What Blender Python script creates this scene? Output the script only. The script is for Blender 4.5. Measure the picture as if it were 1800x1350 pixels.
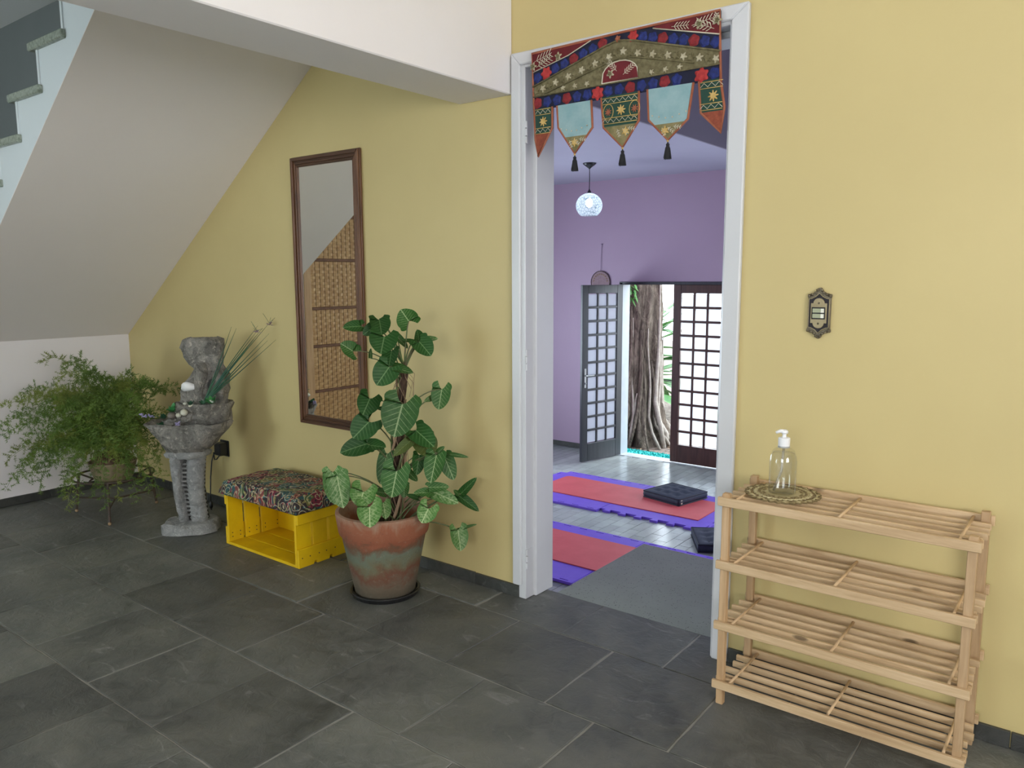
import bpy, bmesh, math, random
from mathutils import Vector, Matrix, Euler
R = math.radians
PI = math.pi
scene = bpy.context.scene
for o in list(bpy.data.objects):
    bpy.data.objects.remove(o)
C = scene.collection

# ------------------------------------------------------------------ camera, world, daylight, exposure
CAM = Vector((0.0, -2.43, 1.30))
cd = bpy.data.cameras.new('camera')
cd.sensor_fit = 'HORIZONTAL'
cd.sensor_width = 36.0
cd.lens = 36.0 * 1367.3 / 1800.0
cd.clip_start = 0.05
cam = bpy.data.objects.new('camera', cd)
C.objects.link(cam)
yaw, pit, rol = -0.658810, -0.136153, -0.003705
F = Vector((math.sin(yaw) * math.cos(pit), math.cos(yaw) * math.cos(pit), math.sin(pit)))
r0 = Vector((math.cos(yaw), -math.sin(yaw), 0))
u0 = r0.cross(F)
rr = r0 * math.cos(rol) + u0 * math.sin(rol)
uu = -r0 * math.sin(rol) + u0 * math.cos(rol)
m3 = Matrix((rr, uu, -F)).transposed()
cam.matrix_world = Matrix.Translation(CAM) @ m3.to_4x4()
scene.camera = cam

world = bpy.data.worlds.new('world')
scene.world = world
world.use_nodes = True
bg = world.node_tree.nodes['Background']
bg.inputs['Color'].default_value = (0.80, 0.90, 1.0, 1)
bg.inputs['Strength'].default_value = 8.0

def area(name, loc, rot, sx, sy, energy, col):
    l = bpy.data.lights.new(name, 'AREA')
    l.shape = 'RECTANGLE'
    l.size, l.size_y, l.energy, l.color = sx, sy, energy, col
    o = bpy.data.objects.new(name, l)
    o.location = loc
    o.rotation_euler = rot
    C.objects.link(o)
    return o
# daylight coming in through the hall's own window openings (behind and beside the camera)
area('daylight_garden_window', (-5.2, -5.22, 1.05), (R(90), 0, 0), 1.9, 1.4, 22, (0.68, 1.0, 0.82))
area('daylight_front_window', (0.1, -5.22, 1.55), (R(90), 0, 0), 1.7, 1.2, 20, (1.0, 0.95, 0.90))
area('daylight_side_window', (2.22, -2.4, 1.55), (R(90), 0, R(90)), 1.7, 1.2, 52, (1.0, 0.92, 0.84))
# added lights in unseen openings, put in to brighten the lower room
area('fill_lower_back', (-1.0, 5.66, .6), (R(-90), 0, 0), 2.3, 1.3, 76, (0.66, 0.82, 1.0))
area('fill_lower_side', (-6.52, 3.0, .5), (R(90), 0, R(-90)), 2.4, 1.3, 54, (0.66, 0.82, 1.0))
scene.cycles.max_bounces = 5
scene.cycles.diffuse_bounces = 3
scene.cycles.glossy_bounces = 3
scene.cycles.transmission_bounces = 4
vs = scene.view_settings
vs.view_transform = 'Standard'
vs.look = 'None'
vs.gamma = 1.0
vs.use_curve_mapping = False
vs.exposure = -0.20

# ------------------------------------------------------------------ helpers
class MB:
    def __init__(self):
        self.v, self.f, self.uv = [], [], None
    def add(self, vs_, fs_):
        n = len(self.v)
        self.v += [tuple(p) for p in vs_]
        self.f += [tuple(i + n for i in q) for q in fs_]
        return self
    def box(self, x0, x1, y0, y1, z0, z1, mtx=None):
        p = [Vector((x, y, z)) for z in (z0, z1) for y in (y0, y1) for x in (x0, x1)]
        if mtx is not None:
            p = [mtx @ q for q in p]
        return self.add(p, [(0, 2, 3, 1), (4, 5, 7, 6), (0, 1, 5, 4), (2, 6, 7, 3), (0, 4, 6, 2), (1, 3, 7, 5)])
    def prism(self, poly, lo, hi, ax='y'):
        """2-D outline (anticlockwise) pushed between lo and hi along ax; for y the outline is (x,z)."""
        n = len(poly)
        def mk(a, b, t):
            return {'y': (a, t, b), 'z': (a, b, t), 'x': (t, a, b)}[ax]
        vs_ = [mk(a, b, lo) for a, b in poly] + [mk(a, b, hi) for a, b in poly]
        fs_ = [tuple(range(n)), tuple(range(2 * n - 1, n - 1, -1))]
        fs_ += [(i, i + n, (i + 1) % n + n, (i + 1) % n) for i in range(n)]
        return self.add(vs_, fs_)
    def tube(self, pts, rad, n=6, caps=True):
        pts = [Vector(p) for p in pts]
        if not isinstance(rad, (list, tuple)):
            rad = [rad] * len(pts)
        vs_, fs_ = [], []
        up = None
        for i, p in enumerate(pts):
            a = pts[max(0, i - 1)]
            b = pts[min(len(pts) - 1, i + 1)]
            t = (b - a).normalized()
            if up is None:
                up = Vector((0, 0, 1)) if abs(t.z) < .9 else Vector((1, 0, 0))
            s = t.cross(up)
            if s.length < 1e-5:
                s = t.cross(Vector((0.3, 1, 0.2)))
            s.normalize()
            up = s.cross(t).normalized()
            for k in range(n):
                an = 2 * PI * k / n
                vs_.append(p + (s * math.cos(an) + up * math.sin(an)) * rad[i])
        for i in range(len(pts) - 1):
            for k in range(n):
                a, b = i * n + k, i * n + (k + 1) % n
                fs_.append((a, b, b + n, a + n))
        if caps:
            fs_.append(tuple(range(n - 1, -1, -1)))
            m = (len(pts) - 1) * n
            fs_.append(tuple(m + k for k in range(n)))
        return self.add(vs_, fs_)
    def lathe(self, prof, n=24, cen=(0, 0, 0), closed=False, wob=None):
        vs_, fs_ = [], []
        for i, (r, z) in enumerate(prof):
            for k in range(n):
                a = 2 * PI * k / n
                q = r * (wob(a, z) if wob else 1)
                vs_.append((cen[0] + q * math.cos(a), cen[1] + q * math.sin(a), cen[2] + z))
        for i in range(len(prof) - 1):
            for k in range(n):
                a, b = i * n + k, i * n + (k + 1) % n
                fs_.append((a, b, b + n, a + n))
        if closed:
            fs_.append(tuple(range(n - 1, -1, -1)))
            m = (len(prof) - 1) * n
            fs_.append(tuple(m + k for k in range(n)))
        return self.add(vs_, fs_)
    def ball(self, c, rx, ry=None, rz=None, n=10, m=7):
        ry = ry or rx
        rz = rz or rx
        prof = []
        vs_, fs_ = [], []
        for i in range(m + 1):
            t = PI * i / m - PI / 2
            for k in range(n):
                a = 2 * PI * k / n
                vs_.append((c[0] + rx * math.cos(t) * math.cos(a), c[1] + ry * math.cos(t) * math.sin(a), c[2] + rz * math.sin(t)))
        for i in range(m):
            for k in range(n):
                a, b = i * n + k, i * n + (k + 1) % n
                fs_.append((a, b, b + n, a + n))
        return self.add(vs_, fs_)
    def mesh(self, name, mat=None, smooth=False):
        me = bpy.data.meshes.new(name)
        me.from_pydata(self.v, [], self.f)
        me.update()
        if mat:
            me.materials.append(mat)
        if smooth:
            me.polygons.foreach_set('use_smooth', [True] * len(me.polygons))
        return me
    def build(self, name, mat, parent=None, smooth=False, bevel=0, loc=None, rotz=0, auto=False):
        o = bpy.data.objects.new(name, self.mesh(name, mat, smooth))
        return link(o, parent, bevel, loc, rotz)

def link(o, parent=None, bevel=0, loc=None, rotz=0):
    C.objects.link(o)
    if parent:
        o.parent = parent
    if loc is not None:
        o.location = loc
    if rotz:
        o.rotation_euler = (0, 0, rotz)
    if bevel:
        b = o.modifiers.new('bevel', 'BEVEL')
        b.width = bevel
        b.segments = 1
        b.limit_method = 'ANGLE'
    return o
def ob(name, me, parent=None, loc=None, rot=None, scl=None):
    o = bpy.data.objects.new(name, me)
    C.objects.link(o)
    if parent:
        o.parent = parent
    if loc is not None:
        o.location = loc
    if rot is not None:
        o.rotation_euler = rot
    if scl is not None:
        o.scale = scl
    return o
def tag(o, label=None, cat=None, group=None, kind=None):
    if label: o['label'] = label
    if cat: o['category'] = cat
    if group: o['group'] = group
    if kind: o['kind'] = kind
    return o
def thing(name, label, cat, loc=(0, 0, 0), rotz=0, group=None):
    o = bpy.data.objects.new(name, None)
    o.empty_display_size = .1
    C.objects.link(o)
    o.location = loc
    o.rotation_euler = (0, 0, rotz)
    return tag(o, label, cat, group)
def smooth_by_normals(bm):
    pass
def noise3(p, s=1.0):
    from mathutils import noise
    return noise.noise(Vector(p) * s)

# ------------------------------------------------------------------ materials
def nodes_of(name):
    m = bpy.data.materials.new(name)
    m.use_nodes = True
    nt = m.node_tree
    return m, nt, nt.nodes['Principled BSDF']
def N(nt, t, **kw):
    n = nt.nodes.new(t)
    for k, v in kw.items():
        setattr(n, k, v)
    return n
def c4(c):
    return (c[0], c[1], c[2], 1)
def coord(nt, kind='world', scale=(1, 1, 1)):
    mp = N(nt, 'ShaderNodeMapping')
    mp.inputs['Scale'].default_value = scale
    if kind == 'world':
        g = N(nt, 'ShaderNodeNewGeometry')
        nt.links.new(g.outputs['Position'], mp.inputs[0])
    else:
        t = N(nt, 'ShaderNodeTexCoord')
        nt.links.new(t.outputs[kind], mp.inputs[0])
    return mp.outputs[0]
def ramp(nt, fac, stops):
    r = N(nt, 'ShaderNodeValToRGB')
    e = r.color_ramp.elements
    while len(e) < len(stops):
        e.new(0.5)
    for q, (p, c) in zip(e, stops):
        q.position = p
        q.color = c4(c)
    nt.links.new(fac, r.inputs[0])
    return r.outputs[0]
def mixc(nt, fac, a, b, mode='MIX'):
    m = N(nt, 'ShaderNodeMix', data_type='RGBA', blend_type=mode)
    for sock, val in ((0, fac), (6, a), (7, b)):
        if hasattr(val, 'links') or hasattr(val, 'is_output'):
            nt.links.new(val, m.inputs[sock])
        else:
            m.inputs[sock].default_value = val if sock == 0 else c4(val)
    return m.outputs[2]
def math_(nt, op, a, b=None, c=None):
    m = N(nt, 'ShaderNodeMath', operation=op)
    for i, v in enumerate((a, b, c)):
        if v is None:
            continue
        if hasattr(v, 'is_output'):
            nt.links.new(v, m.inputs[i])
        else:
            m.inputs[i].default_value = v
    return m.outputs[0]
def noise(nt, vec, scale, detail=4, rough=.55, dist=0):
    n = N(nt, 'ShaderNodeTexNoise')
    n.inputs['Scale'].default_value = scale
    n.inputs['Detail'].default_value = detail
    n.inputs['Roughness'].default_value = rough
    n.inputs['Distortion'].default_value = dist
    nt.links.new(vec, n.inputs['Vector'])
    return n.outputs['Fac']
def voro(nt, vec, scale, feature='F1', out='Distance'):
    n = N(nt, 'ShaderNodeTexVoronoi', feature=feature)
    n.inputs['Scale'].default_value = scale
    nt.links.new(vec, n.inputs['Vector'])
    return n.outputs[out]
def bump(nt, b, h, strength, dist=.01):
    n = N(nt, 'ShaderNodeBump')
    n.inputs['Strength'].default_value = strength
    n.inputs['Distance'].default_value = dist
    nt.links.new(h, n.inputs['Height'])
    nt.links.new(n.outputs[0], b.inputs['Normal'])
def rnd(nt):
    return N(nt, 'ShaderNodeObjectInfo').outputs['Random']
def plain(name, col, rough=.5, metal=0, var=None, vscale=8, bmp=0, bscale=40, bdist=.003, kind='world', stretch=(1, 1, 1), objvar=0, spec=None):
    """colour with soft noise mottling towards var, fine relief"""
    m, nt, b = nodes_of(name)
    b.inputs['Roughness'].default_value = rough
    b.inputs['Metallic'].default_value = metal
    if spec is not None:
        b.inputs['Specular IOR Level'].default_value = spec
    vec = coord(nt, kind, stretch)
    f = noise(nt, vec, vscale)
    fac = ramp(nt, f, [(.35, (0, 0, 0)), (.68, (1, 1, 1))])
    col_o = mixc(nt, fac, col, var or tuple(min(1, x * 1.12) for x in col))
    if objvar:
        g = math_(nt, 'MULTIPLY_ADD', rnd(nt), objvar, 1 - objvar / 2)
        mul = N(nt, 'ShaderNodeVectorMath', operation='SCALE')
        nt.links.new(col_o, mul.inputs[0])
        nt.links.new(g, mul.inputs['Scale'])
        col_o = mul.outputs[0]
    nt.links.new(col_o, b.inputs['Base Color'])
    if bmp:
        bump(nt, b, noise(nt, vec, bscale, 5), bmp, bdist)
    return m

def slate(name, k=1.0):
    m, nt, b = nodes_of(name)
    vec = coord(nt)
    n1 = noise(nt, vec, 2.6, 6, .62, .4)
    n2 = noise(nt, vec, 17, 5, .65, .8)
    base = ramp(nt, n1, [(.30, (.036 * k, .039 * k, .036 * k)), (.50, (.070 * k, .074 * k, .066 * k)), (.70, (.115 * k, .115 * k, .097 * k))])
    c = mixc(nt, ramp(nt, n2, [(.38, (0, 0, 0)), (.75, (.6, .6, .6))]), base, (.135 * k, .133 * k, .122 * k))
    # scuffs: pale worn streaks
    sv = coord(nt, 'world', (1.2, 3.4, 1))
    n3 = noise(nt, sv, 4.2, 7, .7, 1.2)
    c = mixc(nt, ramp(nt, n3, [(.60, (0, 0, 0)), (.76, (.6, .6, .6))]), c, (.27 * k, .27 * k, .255 * k))
    n4 = noise(nt, vec, 9, 3, .5, .2)
    c = mixc(nt, ramp(nt, n4, [(.22, (.75, .75, .75)), (.30, (0, 0, 0))]), c, (.028 * k, .030 * k, .030 * k))
    g = math_(nt, 'MULTIPLY_ADD', rnd(nt), .50, .75)
    mul = N(nt, 'ShaderNodeVectorMath', operation='SCALE')
    nt.links.new(c, mul.inputs[0])
    nt.links.new(g, mul.inputs['Scale'])
    nt.links.new(mul.outputs[0], b.inputs['Base Color'])
    rg = ramp(nt, n2, [(.3, (.36, .36, .36)), (.7, (.62, .62, .62))])
    nt.links.new(rg, b.inputs['Roughness'])
    h = math_(nt, 'ADD', math_(nt, 'MULTIPLY', n1, .7), math_(nt, 'MULTIPLY', n2, .35))
    bump(nt, b, h, .8, .016)
    return m

def wood(name, c1, c2, c3, rough=.5, scale=1.0, axis='x', objvar=.2, knots=True):
    m, nt, b = nodes_of(name)
    st = {'x': (1.2, 14, 14), 'y': (14, 1.2, 14), 'z': (14, 14, 1.2)}[axis]
    vec = coord(nt, 'world', tuple(s * scale for s in st))
    n1 = noise(nt, vec, 3.0, 6, .6, .6)
    n2 = noise(nt, vec, 11, 3, .6, .1)
    c = ramp(nt, n1, [(.28, c1), (.5, c2), (.75, c3)])
    c = mixc(nt, ramp(nt, n2, [(.4, (0, 0, 0)), (.8, (.35, .35, .35))]), c, c1)
    if knots:
        kv = coord(nt, 'world', tuple({'x': (5, 14, 14), 'y': (14, 5, 14), 'z': (14, 14, 5)}[axis]))
        d = voro(nt, kv, 1.0)
        c = mixc(nt, ramp(nt, d, [(.07, (.85, .85, .85)), (.13, (0, 0, 0))]), c, tuple(x * .28 for x in c1))
    g = math_(nt, 'MULTIPLY_ADD', rnd(nt), objvar, 1 - objvar / 2)
    mul = N(nt, 'ShaderNodeVectorMath', operation='SCALE')
    nt.links.new(c, mul.inputs[0])
    nt.links.new(g, mul.inputs['Scale'])
    nt.links.new(mul.outputs[0], b.inputs['Base Color'])
    b.inputs['Roughness'].default_value = rough
    bump(nt, b, n1, .15, .002)
    return m

M = {}
M['slate'] = slate('slate_tile', 1.45)
M['slate_dark'] = slate('slate_skirting', .72)
M['grout'] = plain('grey_grout', (.30, .29, .26), .9, var=(.36, .35, .315), vscale=14, bmp=.4, bscale=90)
M['yellow'] = plain('yellow_wall_paint', (.60, .482, .215), .48, var=(.63, .51, .23), vscale=1.6, bmp=.10, bscale=22, bdist=.004)
M['whitewall'] = plain('pinkish_white_wall_paint', (.86, .82, .81), .6, var=(.885, .85, .84), vscale=1.5, bmp=.12, bscale=18, bdist=.004)
M['soffit'] = plain('offwhite_soffit_paint', (.87, .82, .78), .65, var=(.89, .845, .805), vscale=1.2, bmp=.15, bscale=14, bdist=.005)
M['stringer'] = plain('white_stringer_paint', (.68, .73, .74), .55, vscale=2, var=(.70, .75, .76), bmp=.1, bscale=15)
M['greywall'] = plain('grey_stairwell_paint', (.17, .185, .185), .6, var=(.185, .20, .20), vscale=2, bmp=.1)
M['ceiling'] = plain('white_ceiling_paint', (.74, .73, .71), .7, var=(.77, .76, .74), vscale=1.5)
M['granite'] = plain('speckled_green_granite_tread', (.36, .40, .33), .35, var=(.16, .19, .14), vscale=70, objvar=.1)
M['trim'] = plain('white_gloss_door_paint', (.62, .625, .635), .32, var=(.66, .665, .675), vscale=3, bmp=.08, bscale=25)
M['steel'] = plain('brushed_steel', (.45, .45, .45), .35, 1.0)
M['lilac'] = plain('lilac_wall_paint', (.46, .335, .44), .6, var=(.48, .35, .455), vscale=1.3, bmp=.08)
M['lilac_shade'] = plain('lilac_paint_shade', (.22, .195, .235), .6, var=(.235, .21, .25), vscale=1.5)  # shade of a face turned from the light, put into the colour
M['ceil2'] = plain('pale_lilac_ceiling_paint', (.44, .42, .52), .7, var=(.47, .45, .55), vscale=1.4)
M['backtile'] = plain('glazed_grey_floor_tile', (.42, .45, .42), .20, var=(.35, .375, .36), vscale=5, bmp=.08, bscale=30, objvar=.25)
M['backgrout'] = plain('dark_floor_grout', (.16, .17, .17), .8)
M['terrazzo'] = None
M['pine'] = wood('pine_wood_along_x', (.46, .30, .155), (.64, .45, .255), (.74, .55, .34), .5, 1, 'x')
M['pine_y'] = wood('pine_wood_along_y', (.50, .32, .16), (.64, .44, .25), (.72, .53, .33), .5, 1, 'y')
M['pine_z'] = wood('pine_wood_along_z', (.38, .23, .11), (.52, .34, .18), (.62, .43, .25), .5, 1, 'z')
M['mahogany'] = wood('reddish_brown_door_wood', (.045, .016, .012), (.075, .026, .019), (.11, .042, .03), .4, .6, 'z', knots=False)
M['leafwood'] = wood('skylit_door_wood', (.018, .021, .026), (.030, .033, .039), (.048, .052, .058), .35, .6, 'z', knots=False)  # blue cast of sky light on the open leaf, put into the wood
M['mirrorframe'] = wood('walnut_frame_upright', (.075, .030, .014), (.17, .075, .036), (.26, .125, .065), .35, 1.3, 'z', knots=False)
M['mirrorframe_x'] = wood('walnut_frame_rail', (.045, .020, .010), (.095, .042, .021), (.15, .07, .036), .35, 1.3, 'x', knots=False)
M['yellowpaint'] = plain('bright_yellow_crate_paint', (.80, .52, .004), .45, var=(.70, .43, .004), vscale=11, bmp=.18, bscale=60, bdist=.002, objvar=.08)
M['nail'] = plain('dark_nail', (.05, .035, .02), .6)
M['black'] = plain('black_plastic', (.012, .012, .013), .35)
M['blackthread'] = plain('black_thread', (.010, .010, .012), .8)
M['white_plastic'] = plain('white_plastic', (.82, .82, .82), .3)
M['navy'] = plain('navy_cotton', (.022, .028, .050), .75, var=(.032, .040, .068), vscale=30, bmp=.3, bscale=300, bdist=.001)
M['navy_pipe'] = plain('dark_navy_piping', (.012, .015, .028), .7)
M['redmat'] = plain('coral_red_yoga_mat', (.60, .085, .095), .5, var=(.66, .11, .12), vscale=6, bmp=.2, bscale=220, bdist=.001)
M['eva'] = plain('purple_foam', (.17, .085, .60), .55, var=(.19, .10, .64), vscale=9, bmp=.25, bscale=160, bdist=.001, objvar=.08)
M['bark'] = None
M['cyanmat'] = plain('turquoise_door_mat', (.02, .42, .40), .9, var=(.05, .58, .52), vscale=40, bmp=.8, bscale=160, bdist=.01)
M['ground'] = plain('leaf_littered_soil', (.16, .12, .09), .95, var=(.34, .28, .23), vscale=16, bmp=.9, bscale=30, bdist=.04)
M['litter'] = plain('dry_leaf', (.22, .13, .07), .8, var=(.36, .25, .15), vscale=30, objvar=.4)
M['garden_leaf'] = plain('garden_leaf', (.06, .20, .05), .5, var=(.14, .33, .09), vscale=12, objvar=.4)
M['terracotta'] = None
M['soil'] = plain('dark_potting_soil', (.030, .020, .013), .95, var=(.065, .042, .026), vscale=50, bmp=1, bscale=80, bdist=.01)
M['coir'] = plain('brown_coir_pole', (.030, .016, .010), .95, var=(.11, .065, .04), vscale=60, bmp=1, bscale=120, bdist=.01, stretch=(1, 1, .35))
M['stem'] = plain('green_stem', (.09, .16, .045), .5, var=(.14, .12, .06), vscale=30)
M['root'] = plain('pale_air_root', (.30, .20, .12), .8)
M['rope'] = plain('jute', (.30, .20, .11), .85)
M['rust'] = plain('rusty_brown_iron', (.040, .026, .018), .6, var=(.075, .045, .028), vscale=40)
M['fern'] = plain('fern_green', (.095, .18, .026), .55, var=(.17, .26, .042), vscale=9, objvar=.5)
M['fern_y'] = plain('fern_yellow_green', (.18, .24, .04), .55, var=(.27, .32, .06), vscale=9, objvar=.4)
M['fernstem'] = plain('fern_stem', (.10, .12, .035), .6)
M['beigepot'] = plain('worn_beige_plastic', (.38, .29, .18), .6, var=(.26, .20, .12), vscale=14)
M['thatch'] = plain('dry_brown_roots', (.085, .045, .028), .9, var=(.16, .095, .06), vscale=45, bmp=1, bscale=90, bdist=.01)
M['shell'] = plain('white_shell', (.82, .81, .78), .3)
M['pebble'] = plain('cream_pebble', (.66, .62, .47), .4, var=(.55, .60, .55), vscale=12, objvar=.3)
M['pebble_dark'] = plain('grey_brown_pebble', (.15, .13, .11), .6, var=(.22, .19, .16), vscale=30)
M['plastic_leaf'] = plain('green_plastic_leaf', (.035, .22, .055), .4, var=(.07, .30, .09), vscale=20)
M['plastic_leaf_dark'] = plain('dark_green_plastic_leaf', (.02, .08, .04), .4, var=(.03, .11, .055), vscale=20)
M['grassblade'] = plain('blue_green_plastic_blade', (.018, .085, .060), .45, var=(.04, .13, .05), vscale=20)
M['lavender'] = plain('lavender_bloom', (.30, .26, .46), .7, var=(.40, .36, .55), vscale=60)
M['pinkflower'] = plain('dusty_pink_petal', (.42, .27, .32), .7, var=(.5, .38, .42), vscale=60)
M['olive'] = plain('drab_brocade', (.105, .088, .036), .8, var=(.20, .17, .085), vscale=60, bmp=.9, bscale=120, bdist=.004)
M['maroon'] = plain('maroon_velvet', (.11, .005, .009), .8, var=(.15, .008, .013), vscale=30)
M['navyband'] = plain('midnight_blue_satin', (.005, .006, .022), .85, var=(.008, .010, .034), vscale=30)
M['rose_red'] = plain('red_embroidered_rose', (.26, .012, .016), .7, var=(.16, .006, .010), vscale=90, bmp=.6, bscale=150, bdist=.003)
M['rose_coral'] = plain('coral_embroidered_rose', (.48, .035, .032), .7, var=(.32, .016, .018), vscale=90, bmp=.6, bscale=150, bdist=.003)
M['rose_blue'] = plain('blue_embroidered_rose', (.009, .024, .18), .7, var=(.004, .010, .08), vscale=90, bmp=.6, bscale=150, bdist=.003)
M['orange_bias'] = plain('burnt_orange_bias_tape', (.30, .085, .040), .7, var=(.37, .12, .06), vscale=30)
M['rustcloth'] = plain('rust_brocade', (.20, .038, .018), .75, var=(.30, .07, .03), vscale=70, bmp=.5, bscale=120)
M['aqua'] = plain('pale_aqua_satin', (.21, .36, .38), .5, var=(.29, .43, .44), vscale=22, bmp=.5, bscale=34, bdist=.004)
M['green_cloth'] = plain('bottle_green_cloth', (.008, .045, .030), .75, var=(.012, .06, .04), vscale=40)
M['gold'] = plain('gold_thread', (.52, .33, .09), .5, var=(.62, .43, .15), vscale=60)
M['silver'] = plain('cream_thread', (.55, .50, .38), .5)
M['brocade_tip'] = plain('olive_floral_brocade', (.15, .135, .050), .75, var=(.27, .22, .10), vscale=42, bmp=.4, bscale=90)
M['bronze'] = plain('antique_bronze', (.105, .085, .055), .42, .6, var=(.20, .17, .115), vscale=60, bmp=.5, bscale=150, bdist=.003)
M['bronze_dark'] = plain('blackened_bronze', (.022, .018, .022), .5, .4, bmp=.6, bscale=200, bdist=.002)
M['brass'] = plain('worn_brass_plate', (.40, .33, .19), .45, .35, var=(.33, .27, .15), vscale=40)
M['rocker'] = plain('ivory_switch_rocker', (.36, .38, .25), .35)
M['rocker_tip'] = plain('white_switch_stripe', (.78, .77, .66), .35)
M['rattan'] = plain('woven_cane_strip', (.56, .31, .11), .5, var=(.74, .47, .20), vscale=18, objvar=.35)
M['rattan_dark'] = plain('brown_cane_cord', (.13, .055, .025), .6, var=(.20, .09, .04), vscale=30)
M['rattan_warp'] = plain('thin_cane_upright', (.22, .12, .05), .6)
M['pinepost'] = wood('honey_pine_post', (.40, .23, .10), (.52, .32, .15), (.60, .40, .20), .5, 1, 'z')
M['doily'] = plain('ecru_crochet', (.46, .38, .20), .85, var=(.55, .47, .27), vscale=60, bmp=.6, bscale=200, bdist=.003)
M['doily_brown'] = plain('olive_brown_crochet', (.17, .12, .05), .85, var=(.24, .18, .08), vscale=60)

def terrazzo():
    m, nt, b = nodes_of('grey_green_terrazzo')
    vec = coord(nt)
    base = ramp(nt, noise(nt, vec, 3, 5), [(.3, (.235, .265, .215)), (.7, (.29, .32, .27))])
    d = voro(nt, vec, 120)
    n = noise(nt, vec, 60, 2)
    fac = math_(nt, 'MULTIPLY', ramp(nt, d, [(.20, (1, 1, 1)), (.30, (0, 0, 0))]), ramp(nt, n, [(.52, (0, 0, 0)), (.58, (1, 1, 1))]))
    c = mixc(nt, fac, base, (.035, .04, .035))
    nt.links.new(c, b.inputs['Base Color'])
    b.inputs['Roughness'].default_value = .38
    return m
M['terrazzo'] = terrazzo()

def stone(name, ca, cb, cc, s=1.0):
    m, nt, b = nodes_of(name)
    vec = coord(nt)
    n1 = noise(nt, vec, 16 * s, 8, .72, .9)
    n2 = noise(nt, vec, 48 * s, 5, .7)
    c = ramp(nt, n1, [(.30, ca), (.52, cb), (.72, cc)])
    c = mixc(nt, ramp(nt, n2, [(.55, (0, 0, 0)), (.70, (.7, .7, .7))]), c, tuple(min(1, x * 1.5) for x in cc))
    c = mixc(nt, ramp(nt, n2, [(.28, (.8, .8, .8)), (.40, (0, 0, 0))]), c, tuple(x * .45 for x in ca))
    nt.links.new(c, b.inputs['Base Color'])
    b.inputs['Roughness'].default_value = .85
    bump(nt, b, math_(nt, 'ADD', n1, math_(nt, 'MULTIPLY', n2, .6)), 1.0, .045)
    return m
M['stone'] = stone('grey_cast_stone', (.13, .125, .112), (.38, .355, .31), (.66, .60, .52))
M['stone_pale'] = stone('pale_grey_cast_stone', (.30, .30, .29), (.50, .50, .485), (.66, .65, .62))
M['stone_shade'] = plain('shade_dark_stone', (.035, .034, .032), .7, var=(.06, .058, .052), vscale=30)  # dark colour stands in for shade in pedestal recess, bowl and niche

def bark():
    m, nt, b = nodes_of('tree_bark')
    vec = coord(nt, 'world', (1, 1, .38))
    n1 = noise(nt, vec, 8, 9, .7, 2.2)
    n2 = noise(nt, vec, 34, 5, .6, .5)
    c = ramp(nt, n1, [(.30, (.055, .042, .030)), (.50, (.17, .135, .098)), (.70, (.34, .28, .21))])
    c = mixc(nt, ramp(nt, n2, [(.30, (.8, .8, .8)), (.45, (0, 0, 0))]), c, (.05, .04, .03))
    nt.links.new(c, b.inputs['Base Color'])
    b.inputs['Roughness'].default_value = .9
    bump(nt, b, math_(nt, 'ADD', n1, math_(nt, 'MULTIPLY', n2, .5)), 1.0, .06)
    return m
M['bark'] = bark()
M['aerial'] = plain('pale_aerial_root', (.30, .26, .21), .85, var=(.42, .38, .32), vscale=20, bmp=.6, bscale=60, bdist=.01)

def terracotta():
    m, nt, b = nodes_of('weathered_terracotta')
    t = N(nt, 'ShaderNodeTexCoord')
    sep = N(nt, 'ShaderNodeSeparateXYZ')
    nt.links.new(t.outputs['Object'], sep.inputs[0])
    vec = coord(nt, 'Object')
    n1 = noise(nt, vec, 9, 6, .65, .6)
    n2 = noise(nt, vec, 60, 4, .6)
    zz = math_(nt, 'ADD', math_(nt, 'MULTIPLY', sep.outputs['Z'], 2.9), math_(nt, 'MULTIPLY_ADD', n1, .62, -.31))
    c = ramp(nt, zz, [(.02, (.10, .085, .055)), (.22, (.155, .115, .075)), (.33, (.16, .065, .035)), (.43, (.15, .135, .075)), (.56, (.14, .165, .115)), (.66, (.15, .07, .035)), (.74, (.27, .085, .04)), (.88, (.30, .105, .05)), (1.0, (.36, .22, .145))])
    c = mixc(nt, ramp(nt, n2, [(.58, (0, 0, 0)), (.74, (.22, .22, .22))]), c, (.36, .31, .24))
    c = mixc(nt, ramp(nt, n2, [(.28, (.5, .5, .5)), (.40, (0, 0, 0))]), c, (.09, .06, .04))
    nt.links.new(c, b.inputs['Base Color'])
    b.inputs['Roughness'].default_value = .82
    bump(nt, b, math_(nt, 'ADD', n1, math_(nt, 'MULTIPLY', n2, .3)), .4, .006)
    return m
M['terracotta'] = terracotta()

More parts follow.
